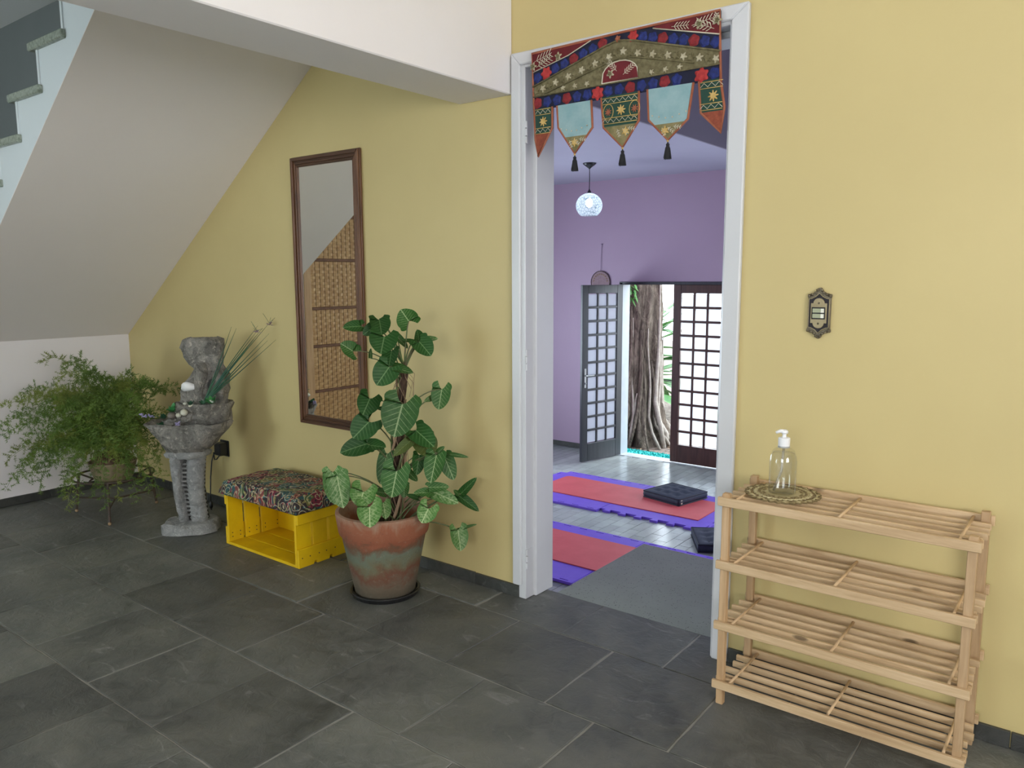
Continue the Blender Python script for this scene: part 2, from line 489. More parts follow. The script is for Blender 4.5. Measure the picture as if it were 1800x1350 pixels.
def leafmat(name, dark, mid, vein, veinamt, speck=0):
    """blade colour with a pale midrib and side veins laid out along the leaf (UV: u along midrib, v across)"""
    m, nt, b = nodes_of(name)
    t = N(nt, 'ShaderNodeTexCoord')
    sep = N(nt, 'ShaderNodeSeparateXYZ')
    nt.links.new(t.outputs['UV'], sep.inputs[0])
    u, v = sep.outputs['X'], sep.outputs['Y']
    av = math_(nt, 'ABSOLUTE', math_(nt, 'SUBTRACT', v, .5))
    rib = ramp(nt, av, [(.008, (1, 1, 1)), (.024, (0, 0, 0))])
    ph = math_(nt, 'MULTIPLY', math_(nt, 'SUBTRACT', u, math_(nt, 'MULTIPLY', av, .95)), 36)
    w = math_(nt, 'SINE', ph)
    side = ramp(nt, w, [(.93, (0, 0, 0)), (1.0, (.9, .9, .9))])
    fade = ramp(nt, av, [(.16, (1, 1, 1)), (.44, (.0, .0, .0))])
    vec = coord(nt, 'world')
    nn = noise(nt, vec, 42, 4, .6)
    base = ramp(nt, nn, [(.3, dark), (.7, mid)])
    if speck:
        halo = math_(nt, 'MULTIPLY', ramp(nt, noise(nt, vec, 95, 3, .7), [(.42, (0, 0, 0)), (.68, (1, 1, 1))]), math_(nt, 'MULTIPLY', fade, speck))
        base = mixc(nt, halo, base, vein)
    vf = math_(nt, 'MULTIPLY', math_(nt, 'MAXIMUM', rib, math_(nt, 'MULTIPLY', side, fade)), veinamt)
    c = mixc(nt, vf, base, vein)
    g = math_(nt, 'MULTIPLY_ADD', rnd(nt), .4, .8)
    mul = N(nt, 'ShaderNodeVectorMath', operation='SCALE')
    nt.links.new(c, mul.inputs[0])
    nt.links.new(g, mul.inputs['Scale'])
    nt.links.new(mul.outputs[0], b.inputs['Base Color'])
    b.inputs['Roughness'].default_value = .5
    b.inputs['Specular IOR Level'].default_value = .3
    b.inputs['Subsurface Weight'].default_value = 0
    bump(nt, b, math_(nt, 'ABSOLUTE', w), .12, .002)
    return m
M['leaf0'] = leafmat('dark_arrowhead_leaf', (.012, .060, .008), (.022, .085, .014), (.20, .32, .13), .6)
M['leaf1'] = leafmat('green_arrowhead_leaf', (.020, .085, .011), (.036, .115, .018), (.36, .46, .22), .8, .10)
M['leaf2'] = leafmat('pale_veined_arrowhead_leaf', (.045, .14, .024), (.075, .19, .036), (.46, .55, .28), .9, .5)
M['leaf3'] = leafmat('olive_arrowhead_leaf', (.085, .105, .020), (.075, .12, .03), (.26, .30, .11), .5)

def fabric_paisley():
    m, nt, b = nodes_of('paisley_print_cotton')
    vec0 = coord(nt, 'Object')
    nz = N(nt, 'ShaderNodeTexNoise')
    nz.inputs['Scale'].default_value = 9
    nt.links.new(vec0, nz.inputs['Vector'])
    va = N(nt, 'ShaderNodeVectorMath', operation='MULTIPLY_ADD')
    nt.links.new(nz.outputs['Color'], va.inputs[0])
    va.inputs[1].default_value = (.10, .10, .10)
    nt.links.new(vec0, va.inputs[2])
    vec = va.outputs[0]
    big = N(nt, 'ShaderNodeTexVoronoi', feature='F1')
    big.inputs['Scale'].default_value = 19
    nt.links.new(vec, big.inputs['Vector'])
    small = N(nt, 'ShaderNodeTexVoronoi', feature='F1')
    small.inputs['Scale'].default_value = 64
    nt.links.new(vec, small.inputs['Vector'])
    sepc = N(nt, 'ShaderNodeSeparateColor')
    nt.links.new(big.outputs['Color'], sepc.inputs[0])
    pal = ramp(nt, sepc.outputs[0], [(.0, (.035, .018, .022)), (.16, (.30, .022, .06)), (.32, (.04, .15, .15)), (.46, (.30, .27, .08)), (.60, (.05, .035, .03)), (.74, (.38, .10, .07)), (.88, (.13, .21, .07))])
    pal.node.color_ramp.interpolation = 'CONSTANT'
    sep2 = N(nt, 'ShaderNodeSeparateColor')
    nt.links.new(small.outputs['Color'], sep2.inputs[0])
    pal2 = ramp(nt, sep2.outputs[1], [(.0, (.40, .34, .20)), (.2, (.04, .17, .19)), (.4, (.34, .03, .06)), (.55, (.15, .22, .08)), (.7, (.48, .40, .14)), (.85, (.02, .02, .03))])
    pal2.node.color_ramp.interpolation = 'CONSTANT'
    dots = ramp(nt, small.outputs['Distance'], [(.40, (1, 1, 1)), (.46, (0, 0, 0))])
    c = mixc(nt, dots, pal, pal2)
    ring = math_(nt, 'SINE', math_(nt, 'MULTIPLY', big.outputs['Distance'], 22))
    rf = ramp(nt, ring, [(.80, (0, 0, 0)), (.92, (1, 1, 1))])
    c = mixc(nt, rf, c, (.42, .36, .24))
    rk = ramp(nt, ring, [(.10, (1, 1, 1)), (.22, (0, 0, 0))])
    c = mixc(nt, math_(nt, 'MULTIPLY', rk, .55), c, (.015, .012, .015))
    nt.links.new(c, b.inputs['Base Color'])
    b.inputs['Roughness'].default_value = .85
    return m
M['paisley'] = fabric_paisley()

def mirror_mat():
    m, nt, b = nodes_of('mirror_glass')
    b.inputs['Base Color'].default_value = (.86, .88, .86, 1)
    b.inputs['Metallic'].default_value = 1
    b.inputs['Roughness'].default_value = .015
    return m
M['mirror'] = mirror_mat()

def frosted():
    m, nt, b = nodes_of('frosted_pane')
    out = nt.nodes['Material Output']
    tr = N(nt, 'ShaderNodeBsdfTranslucent')
    tr.inputs['Color'].default_value = (.96, .98, 1, 1)
    b.inputs['Base Color'].default_value = (.80, .84, .88, 1)
    b.inputs['Roughness'].default_value = .25
    mx = N(nt, 'ShaderNodeMixShader')
    mx.inputs[0].default_value = .75
    nt.links.new(b.outputs[0], mx.inputs[1])
    nt.links.new(tr.outputs[0], mx.inputs[2])
    nt.links.new(mx.outputs[0], out.inputs['Surface'])
    return m
M['frosted'] = frosted()

def glassy(name, col, rough, trans_mix, ior=1.45):
    """thin clear shell: mostly see-through with a glossy film"""
    m, nt, b = nodes_of(name)
    out = nt.nodes['Material Output']
    tp = N(nt, 'ShaderNodeBsdfTransparent')
    tp.inputs['Color'].default_value = c4(col)
    gl = N(nt, 'ShaderNodeBsdfGlossy')
    gl.inputs['Roughness'].default_value = rough
    lw = N(nt, 'ShaderNodeLayerWeight')
    lw.inputs['Blend'].default_value = .5
    fac = math_(nt, 'MULTIPLY_ADD', math_(nt, 'POWER', lw.outputs['Facing'], 5.0), .35, trans_mix)
    mx = N(nt, 'ShaderNodeMixShader')
    nt.links.new(fac, mx.inputs[0])
    nt.links.new(tp.outputs[0], mx.inputs[1])
    nt.links.new(gl.outputs[0], mx.inputs[2])
    nt.links.new(mx.outputs[0], out.inputs['Surface'])
    return m
M['clear'] = glassy('clear_plastic', (.975, .98, .975), .08, .085)
M['gel'] = glassy('clear_gel', (.965, .97, .965), .3, .02, 1.2)
M['tube'] = glassy('milky_tube', (.92, .92, .91), .4, .25)

def globe_mat():
    m, nt, b = nodes_of('crackled_glass_shade')
    out = nt.nodes['Material Output']
    vec = coord(nt, 'Object')
    d = voro(nt, vec, 38, 'DISTANCE_TO_EDGE')
    cr = ramp(nt, d, [(.02, (.35, .45, .52)), (.09, (.92, .97, 1.0))])
    tr = N(nt, 'ShaderNodeBsdfTranslucent')
    nt.links.new(cr, tr.inputs['Color'])
    tp = N(nt, 'ShaderNodeBsdfTransparent')
    nt.links.new(cr, tp.inputs['Color'])
    mx = N(nt, 'ShaderNodeMixShader')
    mx.inputs[0].default_value = .35
    nt.links.new(tr.outputs[0], mx.inputs[1])
    nt.links.new(tp.outputs[0], mx.inputs[2])
    nt.links.new(mx.outputs[0], out.inputs['Surface'])
    return m
M['globe'] = globe_mat()
def emit(name, col, s):
    m, nt, b = nodes_of(name)
    b.inputs['Emission Color'].default_value = c4(col)
    b.inputs['Emission Strength'].default_value = s
    return m
M['bulb'] = emit('lit_bulb', (.80, .92, 1.0), 14)

# ------------------------------------------------------------------ structure: the hall
def wbuild(mb, name, mat, parent, smooth=False, bevel=0):
    """mesh given in room coordinates, hung under a parent that stands elsewhere"""
    o = mb.build(name, mat, None, smooth, bevel)
    o.parent = parent
    o.matrix_parent_inverse = parent.matrix_basis.inverted()
    return o
def struct(mb, name, mat, label=None, **kw):
    o = mb.build(name, mat, **kw)
    return tag(o, label, None, None, 'structure')
rs = random.Random(7)

fl = struct(MB().box(-7.5, 2.2, -5.2, 0.13, -.10, -.004), 'floor', M['grout'], 'dark slate tile floor of the hall with pale grout')
TX = .411
rows = [(.128, -.172, -1.112), (-.182, -.588, -.888), (-.598, -.982, -1.120), (-.992, -1.396, -.908), (-1.406, -1.81, -1.128), (-1.82, -2.22, -.90), (-2.23, -2.63, -1.11), (-2.64, -3.04, -.9)]
def slate_tile(x0, x1, y0, y1):
    n = 6
    ring = []
    def side(a, b):
        for k in range(n):
            t = k / n
            ring.append(((a[0] + (b[0] - a[0]) * t) + rs.uniform(-.0018, .0018), (a[1] + (b[1] - a[1]) * t) + rs.uniform(-.0018, .0018)))
    side((x0, y0), (x1, y0)); side((x1, y0), (x1, y1)); side((x1, y1), (x0, y1)); side((x0, y1), (x0, y0))
    cx, cy = (x0 + x1) / 2, (y0 + y1) / 2
    m = MB()
    v = [(x, y, -.006) for x, y in ring] + [(x, y, -.0015) for x, y in ring]
    v += [(x + (cx - x) * .012, y + (cy - y) * .012, 0) for x, y in ring]
    q = len(ring)
    f = [tuple(range(2 * q, 3 * q))]
    for lv in range(2):
        f += [(lv * q + i, lv * q + (i + 1) % q, (lv + 1) * q + (i + 1) % q, (lv + 1) * q + i) for i in range(q)]
    m.add(v, f)
    return m
for yb, ya, off in rows:
    k0 = math.ceil((-7.4 - off) / TX)
    k1 = math.floor((1.9 - off) / TX)
    for k in range(k0, k1):
        a = off + k * TX + rs.uniform(-.004, .004)
        g = .0028
        o = slate_tile(a + g, a + TX - g, ya - .002, yb + .002).build('slate_tile', M['slate'], fl)
        o.location.z = rs.uniform(-.0012, .0008)

def zs(x):
    return .955 + .69 * (x + 4.98)
w = MB()
w.prism([(-4.98, -.05), (-2.14, -.05), (-2.14, zs(-2.14)), (-4.98, zs(-4.98))], 0, .15)
w.box(-2.14, -1.835, 0, .15, -.05, 3.1)
w.box(-1.835, -.985, 0, .15, 2.105, 3.1)
w.box(-.985, 2.2, 0, .15, -.05, 3.1)
struct(w, 'wall_back', M['yellow'], 'yellow painted wall with the white framed doorway')
struct(MB().prism([(-7.5, 0), (-4.98, 0), (-4.98, zs(-4.98)), (-2.14, zs(-2.14)), (-2.14, 5), (-7.5, 5)], 0, .15), 'wall_stairwell', M['greywall'], 'grey painted wall above the stairs')
struct(MB().box(-5.06, -4.98, -.94, 0, 0, .96), 'wall_left', M['whitewall'], 'low pinkish white wall under the stairs')
struct(MB().box(-7.6, -7.5, -5.2, .15, 0, 5), 'wall_far_side', M['whitewall'], 'white end wall of the hall')
w = MB()
for b in [(-7.5, -6.2, 0, 3.1), (-6.2, -4.2, 1.8, 3.1), (-6.2, -4.2, 0, .3), (-4.2, -.8, 0, 3.1), (-.8, .95, 2.2, 3.1), (-.8, .95, 0, .9), (.95, 2.2, 0, 3.1)]:
    w.box(b[0], b[1], -5.35, -5.2, b[2], b[3])
struct(w, 'wall_front', M['whitewall'], 'white hall wall with two wide window openings')
w = MB()
for b in [(-5.2, -3.3, 0, 3.1), (-3.3, -1.5, 2.2, 3.1), (-3.3, -1.5, 0, .9), (-1.5, .15, 0, 3.1)]:
    w.box(2.2, 2.35, b[0], b[1], b[2], b[3])
struct(w, 'wall_right', M['whitewall'], 'white side wall of the hall with one window opening')
w = MB()
w.box(-2.14, 2.2, -5.2, 0, 3.1, 3.2).box(-7.5, -2.14, -5.2, -1.0, 3.1, 3.2).box(-7.5, -5.35, -1.0, 0, 3.1, 3.2)
struct(w, 'ceiling', M['ceiling'], 'white hall ceiling open above the stairs')
w = MB().box(-5.45, -5.35, -1.1, 0, 3.2, 5).box(-5.45, -2.0, -1.1, -1.0, 3.2, 5).box(-2.14, -2.0, -1.0, .15, 3.2, 5).box(-5.45, -2.0, -1.1, .15, 5, 5.1)
struct(w, 'wall_upper', M['whitewall'], 'white walls of the floor above the stairs')
struct(MB().box(-2.14, -1.875, -5.2, 0, 1.985, 3.1), 'beam', M['whitewall'], 'deep white concrete beam running out from the yellow wall', bevel=.004)
# slate skirting, piece by piece
def skirting(name, label, axis, a0, a1, at):
    e = tag(bpy.data.objects.new(name, None), label, None, None, 'structure')
    C.objects.link(e)
    a = a0
    while a < a1 - .02:
        b = min(a + .41 + rs.uniform(-.01, .01), a1)
        h = .05 + rs.uniform(-.002, .002)
        m = MB()
        if axis == 'x':
            m.box(a + .0015, b - .0015, at - .012, at, 0.001, h)
        else:
            m.box(at, at + .012, a + .0015, b - .0015, 0.001, h)
        m.build('skirting_tile', M['slate_dark'], e, bevel=.0015)
        a = b
skirting('baseboard_back', 'dark slate skirting along the foot of the yellow wall', 'x', -4.968, -1.842, 0)
skirting('baseboard_back_right', 'dark slate skirting behind the pine shoe rack', 'x', -.952, 2.2, 0)
skirting('baseboard_left', 'dark slate skirting under the white stair wall', 'y', -.94, 0, -4.98)

# stairs
st = tag(bpy.data.objects.new('staircase', None), 'white staircase with speckled stone treads rising towards the beam', None, None, 'structure')
C.objects.link(st)
out = [(-2.14, zs(-2.14)), (-2.14, 3.075)]
J = list(range(-5, 13))
for j in J:
    zb = 2.225 - .17 * j
    out.append((-3.57 - .245 * j, zb))
    out.append((-3.57 - .245 * j, zb - .17 + 0.0))
out[-1] = (-3.57 - .245 * 12, 0)
out += [(-6.364, 0)]
MB().prism(out[::-1], -.98, -.93).build('stringer', M['stringer'], st)
d = Vector((1, .69)).normalized()
nx, nz = -.69 / math.hypot(1, .69) * .05, 1 / math.hypot(1, .69) * .05
MB().prism([(-6.36, -.003), (-2.14, zs(-2.14) - .003), (-2.14 + nx, zs(-2.14) + nz), (-6.36 + nx, nz)], -.9795, 0).build('soffit', M['soffit'], st)
for j in J:
    zt = 2.258 - .17 * j
    xn = -3.615 - .245 * j
    MB().box(xn, xn + .315, -1.0, 0, zt - .033, zt).build('tread', M['granite'], st, bevel=.004)
    MB().box(xn + .045, xn + .060, -.985, 0, zt - .17, zt - .033).build('riser', M['stringer'], st)

# ------------------------------------------------------------------ the doorway frame
d1 = tag(bpy.data.objects.new('door_1', None), 'white painted door frame without a door leaf', None, None, 'structure')
C.objects.link(d1)
def arch(poly, name='architrave'):
    MB().prism(poly, -.02, 0).build(name, M['trim'], d1, bevel=.004)
arch([(-1.868, .055), (-1.826, .055), (-1.826, 2.083), (-1.868, 2.128)])
arch([(-1.008, 0), (-.952, 0), (-.952, 2.128), (-1.008, 2.083)])
arch([(-1.826, 2.083), (-1.008, 2.083), (-.952, 2.128), (-1.868, 2.128)])
MB().box(-1.843, -1.808, -.008, .165, 0, 2.10).build('jamb', M['trim'], d1, bevel=.002)
MB().box(-1.812, -1.794, .045, .165, 0, 2.085).build('door_stop', M['trim'], d1, bevel=.003)
MB().box(-1.015, -.975, -.008, .165, 0, 2.10).build('jamb', M['trim'], d1, bevel=.002)
MB().box(-1.033, -1.012, .045, .165, 0, 2.085).build('door_stop', M['trim'], d1, bevel=.003)
MB().box(-1.81, -1.01, -.008, .165, 2.072, 2.10).build('head', M['trim'], d1, bevel=.002)
MB().box(-1.80, -1.02, .045, .165, 2.05, 2.072).build('door_stop', M['trim'], d1, bevel=.003)
for z in (.17, .98, 1.84):
    m = MB()
    m.box(-1.8085, -1.806, .002, .032, z - .04, z + .04)
    for k in range(3):
        m.tube([(-1.806, -.004, z - .04 + k * .028), (-1.806, -.004, z - .016 + k * .028)], .006, 8)
    m.build('hinge', M['trim'], d1)

# ------------------------------------------------------------------ the lower room beyond
ZB = -.82
def brickfloor():
    m, nt, b = nodes_of('grey_strip_tile_floor')
    vec = coord(nt)
    mp = N(nt, 'ShaderNodeMapping')
    mp.inputs['Rotation'].default_value = (0, 0, R(90))
    nt.links.new(vec, mp.inputs[0])
    br = N(nt, 'ShaderNodeTexBrick')
    br.inputs['Scale'].default_value = 1
    br.inputs['Brick Width'].default_value = .244
    br.inputs['Row Height'].default_value = .1
    br.inputs['Mortar Size'].default_value = .003
    br.inputs['Color1'].default_value = (.33, .35, .34, 1)
    br.inputs['Color2'].default_value = (.28, .30, .295, 1)
    br.inputs['Mortar'].default_value = (.16, .17, .17, 1)
    nt.links.new(mp.outputs[0], br.inputs['Vector'])
    nt.links.new(br.outputs['Color'], b.inputs['Base Color'])
    b.inputs['Roughness'].default_value = .18
    return m
ff = struct(MB().box(-6.5, 1.0, .15, 5.63, ZB - .1, ZB - .004), 'floor_lower', brickfloor(), 'grey strip tile floor of the lower yoga room')
tile_me = MB().box(-.0485, .0485, -.1205, .1205, -.004, 0).mesh('floor_tile', M['backtile'])
for i in range(30):
    x = -4.96 + .1 * i
    for j in range(11):
        y = 2.98 + .244 * j + (.122 if i % 2 else 0)
        if -4.5 < x < -2.75 and 3.70 < y < 4.32: continue
        if y > 5.55 or y < 2.9: continue
        o = ob('floor_tile', tile_me, ff, (x, y, ZB + rs.uniform(-.0006, .0006)), (rs.uniform(-.004, .004), rs.uniform(-.006, .006), 0))
w = MB()
w.box(-6.6, -4.61, 5.63, 5.78, -1, 2.6).box(-4.61, -3.25, 5.63, 5.78, 1.225, 2.6).box(-3.25, -2.2, 5.63, 5.78, -1, 3.3)
w.box(-2.2, .2, 5.63, 5.78, -1, -.1).box(-2.2, .2, 5.63, 5.78, 1.3, 3.3).box(.2, 1.0, 5.63, 5.78, -1, 3.3)
w.box(-2.9, -2.2, 5.63, 5.78, 2.4, 3.3)
struct(w, 'wall_lower_back', M['lilac'], 'lilac wall of the yoga room around the garden door')
struct(MB().box(-6.6, -6.5, .15, 1.8, -1, 2.52).box(-6.6, -6.5, 4.2, 5.78, -1, 2.52).box(-6.6, -6.5, 1.8, 4.2, -1, -.15).box(-6.6, -6.5, 1.8, 4.2, 1.15, 2.52), 'wall_lower_left', M['lilac'], 'lilac side wall of the yoga room')
struct(MB().box(1.0, 1.1, .15, 5.78, -1, 3.3), 'wall_lower_right', M['lilac'], 'lilac wall opposite the side wall in the yoga room')
w = MB().box(-6.5, -1.843, .15, .165, ZB, 3.3).box(-.975, 1.0, .15, .165, ZB, 3.3).box(-1.843, -.975, .15, .165, 2.1, 3.3).box(-1.843, -.975, .15, .165, ZB, -.05)
struct(w, 'wall_lower_near', M['lilac'], 'lilac face of the doorway wall in the yoga room')
struct(MB().box(-6.5, -2.862, .165, 5.70, 2.421, 2.5), 'ceiling_lower', M['ceil2'], 'pale lilac ceiling of the yoga room')
struct(MB().box(-2.86, -2.84, .165, 5.63, 2.42, 3.3), 'wall_drop', M['lilac_shade'], 'upright face coloured dark as in shade beside the lower ceiling')
struct(MB().box(-2.86, 1.0, .165, 5.78, 3.3, 3.4), 'ceiling_lower_high', M['ceil2'], 'higher part of the yoga room ceiling')
w = MB().box(-1.752, -.25, .128, .885, ZB, -.002)
for k in range(4):
    w.box(-.25 + .26 * k, .01 + .26 * k, .17, .885, ZB, -.17 - .165 * k)
struct(w, 'floor_landing', M['terrazzo'], 'grey green speckled landing just inside the doorway', bevel=.004)
m = MB().box(-6.5, -4.63, 5.617, 5.63, ZB, ZB + .06)
struct(m, 'baseboard_lower', M['slate_dark'], 'dark skirting at the foot of the lilac wall')

# garden door: a double door, one leaf open
d2 = tag(bpy.data.objects.new('door_2', None), 'glazed wooden double door to the garden with one leaf open', None, None, 'structure')
C.objects.link(d2)
fm = MB().box(-4.63, -4.585, 5.615, 5.79, ZB, 1.235).box(-3.275, -3.23, 5.615, 5.79, ZB, 1.235)
fm.build('jamb', plain('pale_blue_white_reveal_paint', (.36, .40, .43), .4), d2, bevel=.003)
MB().box(-4.63, -3.23, 5.615, 5.79, 1.212, 1.245).build('head', M['leafwood'], d2, bevel=.003)
MB().box(-4.63, -3.23, 5.60, 5.77, ZB - .05, ZB + .003).build('threshold', plain('pale_stone_threshold', (.50, .52, .53), .4), d2, bevel=.003)
LW, LH, TH = .655, 2.02, .035
def leaf(loc, rotz, mat, sign):
    """leaf hinged at local x=0, running to x = sign*LW"""
    e = bpy.data.objects.new('door_leaf', None)
    C.objects.link(e)
    e.parent = d2
    e.location = loc
    e.rotation_euler = (0, 0, rotz)
    def bx(x0, x1, z0, z1, th=TH):
        a, b = sorted((sign * x0, sign * x1))
        return MB().box(a, b, -th / 2, th / 2, z0, z1)
    S, T, B = .092, .095, .205
    for x0, x1 in ((0, S), (LW - S, LW)):
        bx(x0, x1, 0, LH).build('stile', mat, e, bevel=.003)
    bx(S, LW - S, LH - T, LH).build('top_rail', mat, e, bevel=.003)
    bx(S, LW - S, 0, B).build('bottom_rail', mat, e, bevel=.003)
    pw, ph = (LW - 2 * S) / 3, (LH - T - B) / 11
    for i in (1, 2):
        bx(S + pw * i - .012, S + pw * i + .012, B, LH - T, .030).build('muntin', mat, e, bevel=.003)
    for j in range(1, 11):
        bx(S, LW - S, B + ph * j - .013, B + ph * j + .013, .028).build('muntin', mat, e, bevel=.003)
    pm = bx(.010, pw - .010, .010, ph - .010, .004).mesh('pane', M['frosted'])
    for i in range(3):
        for j in range(11):
            ob('pane', pm, e, (sign * (S + pw * i), 0, B + ph * j))
    return e
leaf((-3.283, 5.64, ZB + .012), 0, M['mahogany'], -1)
lf = leaf((-4.585, 5.60, ZB + .012), R(-103), M['leafwood'], 1)
h = MB().box(LW - .06, LW - .032, .018, .022, .86, 1.08)
h.tube([(LW - .046, .02, 1.0), (LW - .046, .055, 1.0), (LW - .15, .06, 1.0)], .008, 8)
h.ball((LW - .046, .026, .91), .012, .008, .012)
h.box(LW - .06, LW - .032, -.022, -.018, .86, 1.08)
h.tube([(LW - .046, -.02, 1.0), (LW - .046, -.055, 1.0), (LW - .15, -.06, 1.0)], .008, 8)
h.build('handle', M['steel'], lf)

# ------------------------------------------------------------------ garden outside the far door
struct(MB().box(-14, 8, 5.78, 22, -1.0, -.865), 'ground', M['ground'], 'leaf littered garden soil outside the far door')
tr = thing('garden_tree', 'thick gnarled tree trunk with clinging roots outside the garden door', 'tree', (-4.87, 6.62, -.865))
prof = [(.42, 0), (.36, .10), (.30, .28), (.265, .55), (.25, .9), (.255, 1.3), (.265, 1.8), (.25, 2.6), (.22, 4.2)]
def bwob(a, z):
    return 1 + .12 * math.sin(5 * a + z * 1.3) * max(.25, 1 - z * .6) + .07 * math.sin(11 * a - z * 2) + .012 * math.sin(29 * a + z * 3 + 2 * math.sin(z * 2.1)) + .06 * noise3((math.cos(a) * 7, math.sin(a) * 7, z * 3.5)) + .03 * noise3((math.cos(a) * 18, math.sin(a) * 18, z * 7)) + .10 * noise3((math.cos(a) * 2, math.sin(a) * 2, z * 2.2))
pp = []
for i in range(len(prof) - 1):
    for k in range(12):
        t = k / 12
        pp.append((prof[i][0] * (1 - t) + prof[i + 1][0] * t, prof[i][1] * (1 - t) + prof[i + 1][1] * t))
pp.append(prof[-1])
MB().lathe(pp, 110, wob=bwob).build('trunk', M['bark'], tr, smooth=True)
rt = random.Random(3)
for k in range(40):
    a = rt.uniform(PI * .95, PI * 2.15)
    z0 = rt.uniform(.5, 2.3)
    pts, rad = [], []
    r1 = rt.uniform(.008, .022)
    tw = rt.uniform(-.5, .5)
    for q in range(9):
        t = q / 8
        z = z0 * (1 - t)
        rr_ = .245 + .02 + (.26 * rt.uniform(.7, 1.3) * max(0, t - .72) / .28)
        aa = a + tw * t + .05 * math.sin(t * 9 + k)
        rbase = .30 if z < .3 else .282
        rr_ = max(rr_, rbase)
        pts.append((rr_ * math.cos(aa), rr_ * math.sin(aa), max(z, -.02)))
        rad.append(r1 * (1.3 - .3 * math.cos(t * 5)) * (.5 + .9 * t))
    MB().tube(pts, rad, 7).build('clinging_root', M['aerial'] if k % 3 else M['bark'], tr, smooth=True)
def blade(m, base, dirv, L, W, droop, seg=4):
    d_ = Vector(dirv).normalized()
    s = d_.cross(Vector((0, 0, 1)))
    if s.length < .01: s = Vector((1, 0, 0))
    s.normalize()
    vs_, fs_ = [], []
    for i in range(seg + 1):
        t = i / seg
        c = Vector(base) + d_ * L * t + Vector((0, 0, -droop * t * t))
        hw = W * math.sin(PI * min(.97, .12 + t * .85)) * .5
        vs_ += [c - s * hw, c + Vector((0, 0, -hw * .35)), c + s * hw]
    for i in range(seg):
        a = i * 3
        fs_ += [(a, a + 1, a + 4, a + 3), (a + 1, a + 2, a + 5, a + 4)]
    m.add(vs_, fs_)
def bush(name, label, loc, n, size, W, seed):
    e = thing(name, label, 'shrub', loc)
    q = random.Random(seed)
    m = MB()
    for k in range(n):
        a = q.uniform(0, 2 * PI)
        el = q.uniform(-.2, 1.3)
        d_ = (math.cos(a) * math.cos(el), math.sin(a) * math.cos(el), math.sin(el))
        b = (d_[0] * size * q.uniform(.1, .8), d_[1] * size * q.uniform(.1, .8), size * .3 + d_[2] * size * q.uniform(.1, 1.1))
        blade(m, b, d_, size * q.uniform(.3, .6), W * q.uniform(.7, 1.2), size * q.uniform(.05, .3))
    m.build('foliage', M['garden_leaf'], e, smooth=True)['kind'] = 'stuff'
    t = MB()
    for k in range(7):
        a = 2 * PI * k / 7
        t.tube([(0.03 * math.cos(a), .03 * math.sin(a), 0), (.25 * size * math.cos(a), .25 * size * math.sin(a), size * .5)], [.02, .01], 6)
    t.build('stems', M['stem'], e)
bush('broad_leaf_shrub', 'broad leaved green shrub behind the garden tree', (-6.75, 8.6, -.865), 150, 1.7, .22, 4)
bush('low_garden_shrub', 'low green shrub beyond the roots of the garden tree', (-4.3, 8.4, -.865), 90, .42, .08, 5)
m = MB()
vq = random.Random(12)
for k in range(46):
    blade(m, (.05 * vq.uniform(-1, 1), -.25 - .03 * vq.random(), 2.05 + vq.uniform(-.18, .2)), (vq.uniform(-1, 1), -.5, vq.uniform(-.6, .5)), vq.uniform(.08, .2), .03, .05, 3)
m.build('creeper', M['garden_leaf'], tr, smooth=True)['kind'] = 'stuff'
lit = MB()
lq = random.Random(9)
for k in range(260):
    x, y = lq.uniform(-5.6, -3.6), lq.uniform(6.04, 8.0)
    blade(lit, (x, y, -.858 + lq.uniform(0, .012)), (lq.uniform(-1, 1), lq.uniform(-1, 1), lq.uniform(0, .25)), lq.uniform(.03, .08), .03, .01, 2)
o = lit.build('leaf_litter', M['litter'])
tag(o, 'dry fallen leaves scattered on the soil round the tree', 'leaves', None, 'stuff')
m = MB()
mq = random.Random(2)
m.box(-4.75, -3.7, 5.81, 6.02, -.8645, -.832)
for k in range(420):
    x, y = mq.uniform(-4.74, -3.71), mq.uniform(5.815, 6.015)
    m.add([(x - .006, y, -.832), (x + .006, y, -.832), (x + mq.uniform(-.01, .01), y + mq.uniform(-.01, .01), -.812)], [(0, 1, 2)])
tag(m.build('door_mat', M['cyanmat']), 'turquoise bristle door mat just outside the garden door', 'mat')

# ------------------------------------------------------------------ yoga room things
def puzzle(x0, x1, y0, y1, teeth, pitch=.143, dep=.045, z0=0, z1=.02):
    """square foam tile; teeth: set of sides ('s','n','e','w') cut with dovetail teeth"""
    def side(a, b, on, ph):
        L = math.hypot(b[0] - a[0], b[1] - a[1])
        d_ = ((b[0] - a[0]) / L, (b[1] - a[1]) / L)
        nrm = (d_[1], -d_[0])
        pts = [a]
        if on:
            n = int(L / pitch)
            for k in range(n):
                c = (k + .5) * L / n
                for t, off in ((c - .026, 0), (c - .036, dep), (c + .036, dep), (c + .026, 0)):
                    pts.append((a[0] + d_[0] * t + nrm[0] * off, a[1] + d_[1] * t + nrm[1] * off))
        return pts
    poly = side((x0, y0), (x1, y0), 's' in teeth, 0) + side((x1, y0), (x1, y1), 'e' in teeth, 0) + side((x1, y1), (x0, y1), 'n' in teeth, 0) + side((x0, y1), (x0, y0), 'w' in teeth, 0)
    return MB().prism(poly, z0, z1, 'z')
